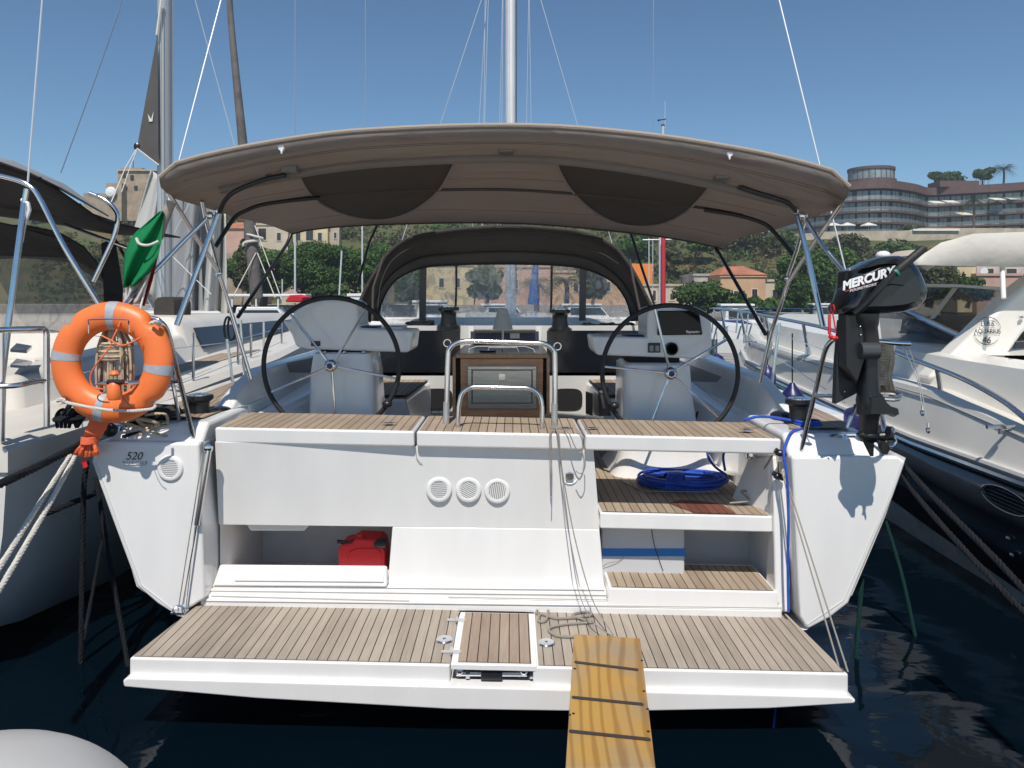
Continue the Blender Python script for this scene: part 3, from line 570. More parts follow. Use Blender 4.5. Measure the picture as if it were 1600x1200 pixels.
B('stair_side', gel, MB().hexa([P(1212,958,4.42), P(1236,958,4.42), P(1236,958,4.42)+Vector((0,.3,0)), P(1212,958,4.42)+Vector((0,.2,0)), P(1206,742,4.5), P(1232,700,4.5), P(1232,700,4.7), P(1206,742,4.6)]), bevel=.02, seg=3)
B('inner_liner', gel, MB().hexa([(1.56,4.62,.3),(1.7,4.62,.3),(1.7,8,.3),(1.56,8,.3),(1.6,4.62,1.30),(1.7,4.62,1.30),(1.7,8,1.35),(1.6,8,1.35)]))
B('inner_liner', gel, MB().hexa([(-1.84,4.73,.4),(-1.74,4.73,.4),(-1.74,8,.4),(-1.84,8,.4),(-1.84,4.73,1.35),(-1.76,4.73,1.35),(-1.76,8,1.4),(-1.84,8,1.4)]))
B('side_moulding', gel, MB().hexa([P(1132,800,4.9), P(1212,820,4.56), P(1232,820,4.56), P(1150,800,4.9), P(1170,712,4.9), P(1196,712,4.62), P(1228,712,4.62), P(1180,712,4.9)]), bevel=.03, seg=3)
B('seat_back_locker', gel, MB().box(-1.72,.5,4.95,5.03,.86,1.27))
# fittings in the stair well
B('shower_fitting', chrome, MB().lathe([(.0,0),(.03,.0),(.034,.02),(.022,.05),(.03,.09),(.0,.1)], P(1174,716,4.75), 'Z', 16).ptube([(1165,706,4.78),(1192,706,4.78)], .012), smooth=True)
B('catch_plate', darkhole, MB().box(1.40,1.48,4.9,4.92,1.17,1.24))
for x, y in ((1219,708),(1216,744)):
    B('rail_fitting', blackp, MB().ell(P(x, y, 4.45), .03, .022, .02, 12, 8).tube([P(x-8, y-5, 4.45), P(x+8, y+4, 4.45)], .015))
B('rail_fitting', chrome, MB().ptube([(1218,722,4.45),(1219,738,4.45)], .012, 8))
B('drain_hose', ropegy, MB().ptube([(1207,712,4.55),(1186,745,4.7),(1172,765,4.75),(1158,768,4.75),(1170,782,4.7),(1140,786,4.68)], .006, 6, 6))
# vents and socket
def vent(x, y, D, r, ang, par=None):
    p = P(x, y, D); v = B('round_vent', whitep, MB().lathe([(r*.2,-.004),(r*.68,-.004),(r*.70,-.008),(r*.86,-.009),(r*.95,-.006),(r,-.001),(r,.004)], p, 'Y', 40), smooth=True)
    mb = MB(); ca, sa = math.cos(R(ang)), math.sin(R(ang))
    for k in range(-4, 5):
        h = k*r*.145; w = math.sqrt(max(0, (r*.66)**2-h*h))*.96
        if w < .005: continue
        a = [p+Vector((u*ca-(h+q)*sa, -.0062+dy, u*sa+(h+q)*ca)) for u, q, dy in ((-w,-.0022,0),(w,-.0022,0),(w,.0022,-.004),(-w,.0022,-.004))]
        mb.poly(a)
    mb.build('louvre', inkg, v, recalc=False); return v
vent(266,732,4.345,.073,-4); vent(686,765,4.53,.076,3); vent(732,765.5,4.532,.076,-28); vent(777,767,4.535,.076,82)
B('deck_wash_socket', whitep, MB().lathe([(.02,-.01),(.042,-.012),(.05,-.02),(.052,.01)], P(890,742,4.545), 'Y', 32), smooth=True)
B('socket_plug', chrome, MB().lathe([(.0,-.03),(.022,-.03),(.026,-.01)], P(890,742,4.545), 'Y', 20).box(P(884,0,4.5).x, P(896,0,4.5).x, 4.5, 4.52, pz(745,4.5), pz(740,4.5)), smooth=True)
# model name on the port corner
textmesh('model_number', '520', 209, 713, 4.347, 12, ink, Y, shear=.3, sx=1.0)
textmesh('builder_name', 'D U F O U R', 211, 723, 4.347, 4.6, inkg, Y, sx=1.1)
B('name_underline', inkg, MB().box(pxx(194,4.348), pxx(229,4.348), 4.346, 4.3485, pz(726.6,4.35), pz(726,4.35)))
# folding stern platform
fl_, fr_ = P(202,1028,3.74), P(1326,1053,3.74); bl_, br_ = P(315,939,4.46), P(1229,958,4.46)
def on(px, D):   # point of the platform's top at photo column px, depth D
    k = (pxx(px, D)-fl_.x)/(fr_.x-fl_.x); return Vector((pxx(px, D), D, fl_.z+(fr_.z-fl_.z)*k))
def slab(a, b, c, d, h0, h1): return MB().hexa([v+Vector((0,0,h0)) for v in (a,b,c,d)]+[v+Vector((0,0,h1)) for v in (a,b,c,d)])
hx0, hx1 = pxx(703,3.74), pxx(833,3.74)
def onx(X, D): return Vector((X, D, fl_.z+(fr_.z-fl_.z)*(X-fl_.x)/(fr_.x-fl_.x)))
pf = B('swim_platform', gel, slab(fl_, onx(hx0,3.74), onx(hx0,4.46), Vector((bl_.x,4.46,bl_.z)), -.108, 0), bevel=.01, seg=3)
B('platform_body', gel, slab(onx(hx1,3.74), fr_, Vector((br_.x,4.46,br_.z)), onx(hx1,4.46), -.108, 0), pf, bevel=.01, seg=3)
B('platform_body', gel, slab(onx(hx0+.003,3.87), onx(hx1-.003,3.87), onx(hx1-.003,4.46), onx(hx0+.003,4.46), -.088, -.003), pf)
B('platform_lip', gel, MB().pxp([(191,1064),(198,1059),(585,1069.5),(1328,1089),(1338,1094),(1336,1100),(1200,1108),(950,1113),(700,1109),(400,1092),(193,1074)], 3.705, 4.3), pf, bevel=.01, seg=3)
tz = Vector((0,0,.0045))
def tk(a, b, c, d, m, z=.0045, nm='teak_pad'): return B(nm, m, MB().poly([v+Vector((0,0,z)) for v in (a, b, c, d)]), pf)
e = .012
tk(onx(fl_.x+.012,3.752), onx(hx0-.004,3.752), onx(hx0-.004,4.45), Vector((bl_.x+.012,4.45,bl_.z)), teakA)
tk(onx(hx1+.026,3.752), onx(fr_.x-.012,3.752), Vector((br_.x-.012,4.45,br_.z)), onx(hx1+.026,4.45), teakA)
hb = 4.36
tk(onx(hx0-.004,hb+.02), onx(hx1+.026,hb+.02), onx(hx1+.026,4.45), onx(hx0-.004,4.45), teakA)
h = B('platform_hatch', gel, slab(onx(hx0+.004,3.738), onx(hx1+.018,3.738), onx(hx1+.018,hb), onx(hx0+.004,hb), -.022, .006), pf, bevel=.004)
tk(onx(hx0+.038,3.756), onx(hx1-.008,3.756), onx(hx1-.008,hb-.018), onx(hx0+.038,hb-.018), teakH, .0105, 'hatch_teak')
B('hatch_gap', darkhole, MB().tube([onx(hx0+.0,hb-.1)+tz, onx(hx0+.01,hb+.01)+tz, onx(hx0+.05,hb+.014)+tz, onx(hx1-.03,hb+.014)+tz, onx(hx1+.02,hb+.005)+tz], .0045, 6), pf)
for X, D in ((hx0-.05,4.0),(hx1+.075,3.99)):
    p = onx(X, D); B('hinge_plate', chrome, MB().lathe([(.0,.004),(.042,.004),(.046,.007),(.04,.013),(.02,.015),(.0,.016)], p, 'Z', 24).lathe([(.008,.013),(.008,.02)], p, 'Z', 10), pf, smooth=True)
for X, D in ((hx0-.005,4.24),(hx0-.003,3.86)):
    p = onx(X, D); B('hatch_hinge', chrome, MB().box(p.x-.05,p.x+.05,D-.014,D+.014,p.z+.004,p.z+.012).tube([p+Vector((0,-.03,.014)), p+Vector((0,.03,.014))], .008), pf)
p = on(283,4.32)
B('cleat_ring', chrome, MB().torus(on(280,4.28)+Vector((0,0,.004)), .034, .007, 'Y', 0, 180, 14, 8).box(pxx(270,4.28),pxx(291,4.28),4.25,4.31,on(280,4.28).z+.002,on(280,4.28).z+.01), smooth=True)
# boarding ladder folded into its slot
z0 = onx(hx0,3.8).z
lad = B('boarding_ladder', chrome, MB().tube([(hx0+.03,3.775,z0-.06),(hx1-.03,3.775,z0-.063)], .011, 10).tube([(hx0+.03,3.785,z0-.034),(hx1-.03,3.785,z0-.037)], .009, 10), pf)
B('ladder_slot', darkhole, MB().box(hx0+.02,hx1-.02,3.84,3.866,z0-.085,z0-.024), pf)
B('ladder_step', mat('ladder_step', (.06,.06,.075), .25, .7), MB().box(hx0+.15,hx1-.15,3.752,3.77,z0-.082,z0-.03), pf, bevel=.004)
for X in (hx0+.045, hx1-.045): B('ladder_bracket', chrome, MB().ell((X,3.78,z0-.05), .022,.02,.025,10,8).box(X+.03,X+.05,3.765,3.8,z0-.08,z0-.025), pf, smooth=True)
# gas struts and platform tackle
B('platform_strut', chrome, MB().tube([P(326,704,4.36), P(308,820,4.33)], .018, 12).tube([P(308,820,4.33), P(283,962,4.3)], .0055, 8), smooth=True)
B('strut_wire', chrome, MB().tube([P(317,708,4.345), P(277,962,4.28)], .003, 5))
B('strut_bracket', chrome, MB().ell(P(325,700,4.36), .03,.02,.03,10,8).ptube([(316,690,4.34),(318,708,4.34),(331,700,4.36)], .007, 6))
B('platform_tackle', ropegy, MB().tube([P(1221,735,4.42), P(1312,1046,3.84)], .0048, 6).tube([P(1224,735,4.42), P(1325,1050,3.8)], .0048, 6))
# ------------------------------------------------ bimini
bst = []   # (depth, crown row, edge rows left and right, half breadth left, right)
def bimrow(D, pts): return [P(x, y, D) for x, y in pts]
def arc(D, xl, yl, xr, yr, yc, n=28, pw=2.6):
    XL, ZL, XR, ZR_ = pxx(xl,D), pz(yl,D), pxx(xr,D), pz(yr,D); ZC = pz(yc,D); out = []
    for i in range(n+1):
        u = -1+2*i/n; u2 = math.copysign(abs(u)**.85, u)*1; t = (u2+1)/2
        X = XL+(XR-XL)*t; Z = (ZL+(ZR_-ZL)*t); c = (ZC-(ZL+ZR_)/2)*(1-abs(u2)**pw); out.append(Vector((X, D, Z+c)))
    return out
def prow(D, pts, n=28):
    q = spline([(x, y, 0) for x, y in pts], 6); L = [0]
    for i in range(1, len(q)): L.append(L[-1]+(q[i]-q[i-1]).length)
    o = []; j = 0
    for i in range(n+1):
        d = L[-1]*i/n
        while j < len(L)-2 and L[j+1] < d: j += 1
        v = q[j].lerp(q[j+1], (d-L[j])/(L[j+1]-L[j])); o.append(P(v.x, v.y, D))
    return o
aft = prow(4.22, [(249,281),(249,273),(257,265),(300,251),(360,237),(430,224),(520,211),(600,205),(700,200.5),(790,199),(870,201),(950,207),(1040,217),(1100,226),(1180,240),(1250,256),(1300,270),(1321,281),(1327,295)])
aft2 = prow(4.26, [(251,292),(258,284),(300,268),(360,254),(430,240),(520,226),(600,219),(700,214.5),(790,213),(870,215),(950,221),(1040,232),(1100,242),(1180,257),(1250,273),(1300,288),(1325,306)])
s1 = prow(4.55, [(272,309),(288,303),(330,294),(370,286),(440,271),(520,257),(600,249),(700,244),(790,242),(870,245),(960,255),(1050,270),(1120,285),(1180,300),(1240,315),(1280,324),(1306,326)])
s2 = prow(5.35, [(362,336),(372,328),(390,321),(420,314),(500,303),(600,296.5),(690,293.5),(790,293),(890,299),(1000,309),(1100,322),(1160,333),(1195,344),(1218,356)])
s3 = arc(6.2, 425, 352, 1150, 372, 328, pw=2.6)
s4 = prow(6.75, [(455,364),(480,358),(560,350.5),(700,346.5),(790,347),(870,351),(1000,364),(1080,376),(1128,387)])
rows = [aft, aft2, s1]
def mid(a, b, t, sag=0): return [p.lerp(q, t)-Vector((0,0,sag)) for p, q in zip(a, b)]
rows += [mid(s1, s2, .33, -.0), mid(s1, s2, .66, -.0), s2, mid(s2, s3, .5, .0), s3, s4]
bm_ = B('bimini', taupe, MB().sheet(rows), smooth=60, solid=.012)
top = [p+Vector((0,0,.035)) for p in aft]
B('bimini_edge', taupel, MB().tube([p+Vector((0,-.004,.012)) for p in aft], .013, 8), bm_, smooth=True)
def under(u, v, off):   # a point just below the cloth, u across 0..1, v along the rows s1..s3
    seq = [s1, rows[3], rows[4], s2, rows[6], s3, s4]; f = v*(len(seq)-1); i = min(int(f), len(seq)-2); t = f-i
    g = u*28; j = min(int(g), 27); w = g-j
    a = seq[i][j].lerp(seq[i][j+1], w); b_ = seq[i+1][j].lerp(seq[i+1][j+1], w); return a.lerp(b_, t)-Vector((0,0,off))
seam_m = mat('seam_brown', (.13,.11,.095), .9)
for f_ in (.22, .3): B('stitched_seam', seam_m, MB().tube([a.lerp(b_, f_)-Vector((0,0,.0065)) for a, b_ in zip(aft2, s1)], .0022, 4), bm_)
for sr in (rows[4], s3): B('stitched_seam', seam_m, MB().tube([p-Vector((0,0,.0065)) for p in sr[1:-1]], .0022, 4), bm_)
def toUV(x, y, u, v):   # where the sight line to a photo point meets the cloth
    for _ in range(12):
        def pr(u, v): p = under(min(.999, max(0, u)), min(.999, max(0, v)), .013); return (800+p.x/p.y*FPX, HY-(p.z-CAMZ)/p.y*FPX)
        a = pr(u, v); b1 = pr(u+.002, v); b2 = pr(u, v+.002)
        j = [[(b1[0]-a[0])/.002, (b2[0]-a[0])/.002], [(b1[1]-a[1])/.002, (b2[1]-a[1])/.002]]; dt = j[0][0]*j[1][1]-j[0][1]*j[1][0]
        if abs(dt) < 1e-6: break
        ex, ey = x-a[0], y-a[1]; du, dv = (ex*j[1][1]-ey*j[0][1])/dt, (j[0][0]*ey-j[1][0]*ex)/dt
        u = min(.99, max(.01, u+max(-.1, min(.1, du)))); v = min(.99, max(.001, v+max(-.1, min(.1, dv))))
    return u, v
def rsp(pts, n):
    q = spline([(x, y, 0) for x, y in pts], 8); L = [0]
    for i in range(1, len(q)): L.append(L[-1]+(q[i]-q[i-1]).length)
    o = []; j = 0
    for i in range(n+1):
        d = L[-1]*i/n
        while j < len(L)-2 and L[j+1] < d: j += 1
        o.append(q[j].lerp(q[j+1], (d-L[j])/(L[j+1]-L[j])))
    return o
def patch(chord, arc_):
    A, Bp = rsp(chord, 24), rsp(arc_, 24); rows_ = []; edge = []
    for a, b_ in zip(A, Bp):
        r_ = []; u, v = (a.x-250)/1070, .1
        for k in range(9):
            w = a.lerp(b_, k/8); u, v = toUV(w.x, w.y, u, v); r_.append(under(u, v, .013))
        rows_.append(r_); edge.append(r_[-1]-Vector((0,0,.003)))
    B('window_cover', patchm, MB().sheet(rows_), bm_, smooth=60, recalc=False)
    B('piping', mat('piping_grey', (.26,.24,.22), .8), MB().tube(edge, .009, 6), bm_)
patch([(468,276),(590,261),(712,249)], [(468,276),(482,300),(505,320),(540,335),(580,342.5),(615,340),(650,326),(685,298),(705,265),(712,249)])
patch([(868,249),(990,263),(1110,289)], [(868,249),(875,268),(892,296),(920,324),(955,345),(995,353),(1035,349),(1070,332),(1095,308),(1110,289)])
hoopm = chrome; pocket = mat('hoop_pocket', (.07,.06,.055), .9)
for sr, nm in ((s2, 'hoop_sleeve'),):
    B(nm, pocket, MB().tube([p-Vector((0,0,.012)) for p in sr[2:27]], .013, 8), bm_, smooth=True)
B('hoop_sleeve', taupe, MB().tube([p-Vector((0,0,.02)) for p in s1[2:27]], .028, 8), bm_, smooth=True)
B('forward_hem', patchm, MB().tube([p-Vector((0,0,.006)) for p in s4], .011, 8), bm_, smooth=True)
for x, y, D in ((440,229,4.25),(1140,238,4.25)):
    B('snap_eyelet', alu, MB().lathe([(.0,-.012),(.016,-.012),(.02,-.002),(.02,.004)], P(x, y+2, D-.012), 'Y', 16).ell(P(x, y+8, D-.02), .007,.006,.014,8,6), bm_, smooth=True)
for x, y in ((455,265),(791,234),(1126,275)):
    p = P(x, y, 4.5); B('cabin_lamp', mat('lamp_body', (.16,.15,.14), .5), MB().box(p.x-.045, p.x+.045, 4.44, 4.53, p.z-.022, p.z+.02), bm_, bevel=.008)
B('strap', patchm, MB().pxp([(414,274),(420,271),(432,280),(418,281)], 4.5, 4.52), bm_); B('strap', patchm, MB().pxp([(1152,292),(1158,286),(1168,292),(1155,296)], 4.5, 4.52), bm_)
fr = [  # bimini frame
 [(341,322,4.6,0),(270,530,4.45,0)], [(345,300,4.62,0),(341,322,4.6,0)],
]
def fpole(pts, r=.0135, m=chrome, nm='frame_pole', sp=0, par=None):
    return B(nm, m, MB().ptube(pts, r, 10, sp), par or bm_, smooth=True)
fpole([(446,274,4.5),(420,279,4.5),(385,291,4.5),(362,303,4.5),(350,316,4.52),(343,332,4.55)], .0145, blackp, sp=5)
fpole([(343,326,4.58),(318,395,4.52),(276,508,4.42)], .0165)
fpole([(262,300,4.45),(300,360,4.7),(342,425,5.0),(365,500,5.05),(392,592,5.1)], .0135)
fpole([(328,336,4.6),(280,384,4.5),(222,443,4.4),(193,480,4.25)], .0135)
fpole([(316,314,4.75),(322,345,4.85),(335,395,4.95),(344,428,5.0)], .013)
fpole([(455,366,6.75),(448,382,6.7),(372,495,5.4)], .0145, blackp)
fpole([(500,309,5.27),(450,314,5.25),(410,320,5.22),(385,329,5.22),(365,342,5.2),(337,385,5.1)], .0145, blackp, sp=4)
fpole([(1158,293,4.5),(1185,302,4.5),(1215,311,4.5),(1232,318,4.52),(1243,330,4.56)], .0145, blackp, sp=5)
fpole([(1243,326,4.6),(1262,400,4.5),(1286,510,4.42)], .0165)
fpole([(1316,316,4.45),(1268,385,4.7),(1232,440,5.0),(1205,520,5.1),(1187,598,5.15)], .0135)
fpole([(1254,336,4.6),(1286,385,4.5),(1318,424,4.35)], .0135)
fpole([(1262,325,4.8),(1245,390,4.9),(1230,432,5.0)], .013)
fpole([(1118,388,6.75),(1124,396,6.7),(1196,522,5.4)], .0145, blackp)
fpole([(1100,328,5.27),(1150,336,5.25),(1185,346,5.22),(1205,358,5.2),(1241,400,5.1)], .0145, blackp, sp=4)
fpole([(590,350,6.75),(577,378,6.9),(560,440,7.2)], .012, blackp); fpole([(985,362,6.75),(1005,425,7.0),(1027,490,7.6)], .012, blackp)
for x, y, D in ((340,330,4.57),(1243,328,4.58),(342,427,5.0),(1231,435,5.0),(328,337,4.58),(1253,337,4.58)):
    B('frame_joint', chrome, MB().ell(P(x,y,D), .024,.02,.026,10,8), bm_, smooth=True)
# ------------------------------------------------ sprayhood
inn = [(590,502),(592,482),(603,455),(622,433),(660,417),(710,412.5),(787,411),(870,413),(918,420),(955,437),(974,458),(984,480),(988,502)]
out = [(553,500),(560,478),(575,445),(594,413),(618,385),(662,366),(787,354),(900,362),(950,380),(975,402),(996,436),(1014,472),(1030,500)]
def rs(pts, n=40):
    q = spline([(x, y, 0) for x, y in pts], 8); L = [0]
    for i in range(1, len(q)): L.append(L[-1]+(q[i]-q[i-1]).length)
    o = []; j = 0
    for i in range(n+1):
        d = L[-1]*i/n
        while j < len(L)-2 and L[j+1] < d: j += 1
        o.append(q[j].lerp(q[j+1], (d-L[j])/(L[j+1]-L[j])))
    return o
io, oo = rs(inn), rs(out)
hood_rows = []
for t, D in ((0,8.0),(.33,8.2),(.66,8.55),(1,8.9)):
    hood_rows.append([P(a.x+(b_.x-a.x)*t, a.y+(b_.y-a.y)*t+(-4 if t == .33 else 0), D) for a, b_ in zip(oo, io)])
hd_ = B('sprayhood', canv, MB().sheet([[p+Vector((0,0,.0)) for p in r] for r in hood_rows]), smooth=60, solid=.012)
B('hood_edge', canv, MB().tube(hood_rows[0], .02, 8), hd_, smooth=True)
B('hood_hoop', canv, MB().tube([p-Vector((0,0,.015)) for p in hood_rows[2]], .016, 8), hd_, smooth=True)
B('hood_piping', mat('hood_piping', (.02,.018,.017), .8), MB().tube(hood_rows[3], .02, 8), hd_, smooth=True)
for x0, y0, x1, y1, D in ((645,369,680,362,7.97),(776,356.5,812,356.5,7.97),(908,366,942,373,7.97)):
    B('hood_opening', darkhole, MB().tube([P(x0,y0,D), P((x0+x1)/2,(y0+y1)/2-1,D), P(x1,y1,D)], .012, 6), hd_)
B('hood_tube', pocket, MB().ptube([(590,480,7.95),(596,440,7.98),(612,408,8.0),(640,388,8.05),(664,384,8.1)], .004, 6, 4), hd_); B('hood_tube', pocket, MB().ptube([(916,392,8.1),(940,396,8.05),(966,412,8.0)], .004, 6, 4), hd_)
B('hood_post', pocket, MB().ptube([(1003,500,7.9),(990,440,7.95),(984,405,8.0)], .014, 6), hd_); B('hood_post', pocket, MB().ptube([(582,500,7.9),(583,450,7.95),(600,400,8.0)], .014, 6), hd_)
ww = [P(p.x, p.y, 8.92) for p in io]; wb = [Vector((p.x+(0 if True else 0), 9.35, pz(502, 9.1))) for p in ww]
B('hood_window', vinyl, MB().sheet([ww, [a.lerp(b_, .35) for a, b_ in zip(ww, wb)], [a.lerp(b_, .7) for a, b_ in zip(ww, wb)], wb]), hd_, smooth=60, recalc=False)
for x, y, w in ((661,418,9),(911,420,9)):
    a, b_ = P(x,y,8.9), P(x+(-1 if x < 800 else -1),501,9.2); B('window_post', mat('post_grey', (.16,.155,.15), .7), MB().hexa([a+Vector((-.04,0,0)),a+Vector((.04,0,0)),a+Vector((.04,.02,0)),a+Vector((-.04,.02,0)),b_+Vector((-.04,0,0)),b_+Vector((.04,0,0)),b_+Vector((.04,.02,0)),b_+Vector((-.04,.02,0))]), hd_)
for x, y1 in ((713,480),(862,484)): B('zip', blackp, MB().ptube([(x,414,8.9),(x,450,9.0),(x-1,y1,9.1)], .013, 6), hd_)
B('window_sill', gel, MB().box(-1.72, 1.5, 9.3, 9.5, 1.80, 1.9), bevel=.02)
# ------------------------------------------------ mast and standing rigging
mst = B('mast', alu, MB().loft([[Vector((-.02+.085*math.cos(a), 12+.13*math.sin(a), z)) for a in [k*math.pi/8 for k in range(16)]] for z in (1.8, 6, 14, 23.5)]), smooth=True)
B('mast_track', blackp, MB().box(.066,.075,11.93,11.96,2.2,23), mst); B('mast_track', inkg, MB().box(-.035,-.03,11.865,11.872,2.2,23), mst)
B('boom_bag', canv, MB().ell((-.03,10.6,3.25),.16,1.2,.12,14,8), mst, smooth=True)
B('halyard_bundle', ropew, MB().torus((-.25,11.85,4.68),.13,.03,'Z',0,360,24,8).torus((-.05,11.85,4.68),.18,.025,'Z',0,360,24,8), mst)
B('spreader', alu, MB().box(-1.5,1.45,11.97,12.05,11.2,11.26), mst)
wire = white
for (a, b_, r) in (((345,0),(276,262),.0055),):
    pass
rig = []
def stay(p0, p1, r=.005, nm='stay'): rig.append(B(nm, mat_wire, MB().tube([p0, p1], r, 6), smooth=True))
mat_wire = mat('rigging_wire', (.62,.64,.66), .35, .5)
mh = Vector((-.05, 12, 24))
stay(Vector((-2.3,4.4,1.42)), mh, .0055, 'backstay'); stay(Vector((2.14,4.4,1.36)), mh, .0055, 'backstay')
def farstay(x0, y0, x1, y1, D=12., r=.006):
    a, b_ = P(x0,y0,D), P(x1,y1,D); d = b_-a; stay(a-d*.75, b_+d*1.0, r, 'shroud')
farstay(752,0,686,200); farstay(845,0,905,205)
for x0, x1 in ((760,748),(763,757),(758,756),(785,780.5),(786,784),(826,822.5),(827,830)): farstay(x0,0,x1,200, 12, .0045)
B('turnbuckle', chrome, MB().tube([Vector((-2.3,4.4,1.42)), Vector((-2.3,4.4,1.42)).lerp(mh,.02)], .016, 8), smooth=True)
B('turnbuckle', chrome, MB().tube([Vector((2.14,4.4,1.36)), Vector((2.14,4.4,1.36)).lerp(mh,.02)], .016, 8), smooth=True)
# ------------------------------------------------ cockpit
def rr(cx, cy, hx, hy, r, z, n=5):
    o = []
    for sx, sy, a0 in ((1,1,0),(-1,1,90),(-1,-1,180),(1,-1,270)):
        for k in range(n+1):
            a = R(a0+90*k/n); o.append(Vector((cx+sx*(hx-r)+r*math.cos(a), cy+sy*(hy-r)+r*math.sin(a), z)))
    return o
B('helm_pedestal', gel, MB().loft([rr(-1.235,5.72,.36,.38,.1,.87),rr(-1.2,5.7,.29,.31,.1,1.0),rr(-1.205,5.68,.24,.27,.07,1.2),rr(-1.21,5.66,.225,.25,.06,1.60),rr(-1.21,5.66,.205,.23,.06,1.74),rr(-1.21,5.66,.19,.21,.06,1.75)]), smooth=50)
B('helm_pedestal', gel, MB().loft([rr(1.12,5.76,.42,.4,.12,.87),rr(1.1,5.72,.35,.33,.12,.96),rr(1.06,5.68,.27,.28,.08,1.15),rr(1.035,5.66,.245,.26,.06,1.45),rr(1.03,5.66,.235,.25,.06,1.66),rr(1.03,5.66,.215,.23,.06,1.675)]), smooth=50)
c1 = B('helm_console', gel, MB().pxp([(440,500),(455,523),(462,542),(480,546),(635,551),(642,548),(646,516),(560,512),(559,476),(552,469),(510,467),(478,473),(459,487),(454,500)], 5.45, 5.85), bevel=.025, seg=3)
c2 = B('helm_console', gel, MB().pxp([(925,525),(929,550),(934,555),(1098,561),(1108,556),(1113,540),(1112,505),(1104,487),(1088,480),(1040,478),(1016,481),(1011,490),(1011,527)], 5.45, 5.85), bevel=.025, seg=3)
B('console_neck', darkhole, MB().box(-1.38,-1.06,5.5,5.8,1.745,1.79), c1); B('console_neck', darkhole, MB().box(.84,1.2,5.5,5.8,1.67,1.715), c2)
for x in (507,538,568): B('neck_bolt', chrome, MB().ell(P(x,550,5.44),.012,.01,.01,8,6), c1)
dsp = B('chart_plotter', mat('screen_black', (.006,.007,.009), .12, spec=.25), MB().pxp([(1028,486),(1092,485),(1098,523),(1028,524)], 5.425, 5.452), c2, bevel=.006)
textmesh('display_lettering', 'Raymarine', 1083, 518.5, 5.4235, 3.6, white, c2, align='CENTER', bold=.001)
B('autopilot_display', blackp, MB().box(pxx(1013,5.43), pxx(1032,5.43), 5.432, 5.452, pz(551,5.43), pz(536,5.43)), c2, bevel=.004)
B('autopilot_keys', inkg, MB().box(pxx(1015,5.43), pxx(1021,5.43), 5.428, 5.4305, pz(549,5.43), pz(540,5.43)).box(pxx(1024,5.43), pxx(1030,5.43), 5.428, 5.4305, pz(549,5.43), pz(540,5.43)), c2)
B('compass', blackp, MB().lathe([(.0,-.012),(.034,-.012),(.036,-.02),(.046,-.016),(.046,.01)], P(1049,545,5.44), 'Y', 32), c2, smooth=True)
B('compass_dial', mat('compass_dial', (.15,.19,.19), .2), MB().lathe([(.0,-.0225),(.033,-.0225)], P(1049,545,5.44), 'Y', 24), c2)
for par, xs, y in ((c1,((566,592),(598,632)),514),(c2,((975,1004),(932,968)),527)):
    for i, (a, b_) in enumerate(xs): B('console_pad' if i == 0 else 'console_cup', navy if i == 0 else gel2, MB().box(pxx(a,5.6), pxx(b_,5.6), 5.5, 5.75, pz(y,5.6)-.012, pz(y,5.6)+.022), par, bevel=.01)
def wheel(cx, cy, D, ends):
    c = P(cx, cy, D); Rw = 106*D/FPX
    w = B('steering_wheel', blackr, MB().torus(c, Rw, .0165, 'Y', n=80, m=12), smooth=True)
    for ex, ey in ends:
        e = P(ex, ey, D); d = (e-c).normalized(); B('spoke', chrome, MB().tube([c+d*.03, c+d*(Rw-.01)], .0088, 8), w, smooth=True)
    B('hub', chrome, MB().lathe([(.0,-.05),(.022,-.05),(.038,-.042),(.044,-.03),(.044,.0),(.02,.02),(.02,.16)], c, 'Y', 28), w, smooth=True)
    B('hub_cap', navy, MB().lathe([(.0,-.054),(.018,-.0525),(.02,-.049)], c, 'Y', 20), w)
    mb = MB()
    for k in range(5):
        a = R(k*72+18); mb.lathe([(.0,-.047),(.006,-.0465),(.006,-.043)], c+Vector((.03*math.cos(a),0,.03*math.sin(a))), 'Y', 8)
    mb.build('hub_bolts', ink, w); return w
wheel(518,571,5.22,((457,495),(571,484),(622,592),(526,677),(428,611)))
wheel(1047,583,5.22,((1024,485),(1133,532),(1122,650),(1010,682),(946,573)))
for x, y in ((605,631),(960,634)): B('rim_clamp', blackp, MB().ell(P(x,y,5.2), .035,.03,.026,12,8), smooth=True)
B('throttle', blackp, MB().box(1.27,1.30,5.5,5.62,1.12,1.26).tube([(1.31,5.56,1.2),(1.34,5.54,1.32)], .009, 8), bevel=.006)
B('handle_pocket', smoke, MB().hexa([P(934,606,6.0),P(950,606,6.0),P(950,606,6.1),P(934,606,6.1),P(936,650,6.0),P(955,650,6.0),P(955,650,6.1),P(936,650,6.1)]))
B('winch_handle', chrome, MB().ptube([(940,616,5.97),(944,638,5.97)], .014, 8).ell(P(941,612,5.97),.03,.02,.02,10,8), smooth=True)
B('console_switches', blackp, MB().box(pxx(486,5.44),pxx(500,5.44),5.435,5.452,pz(541,5.44),pz(533,5.44)), c1, bevel=.003)
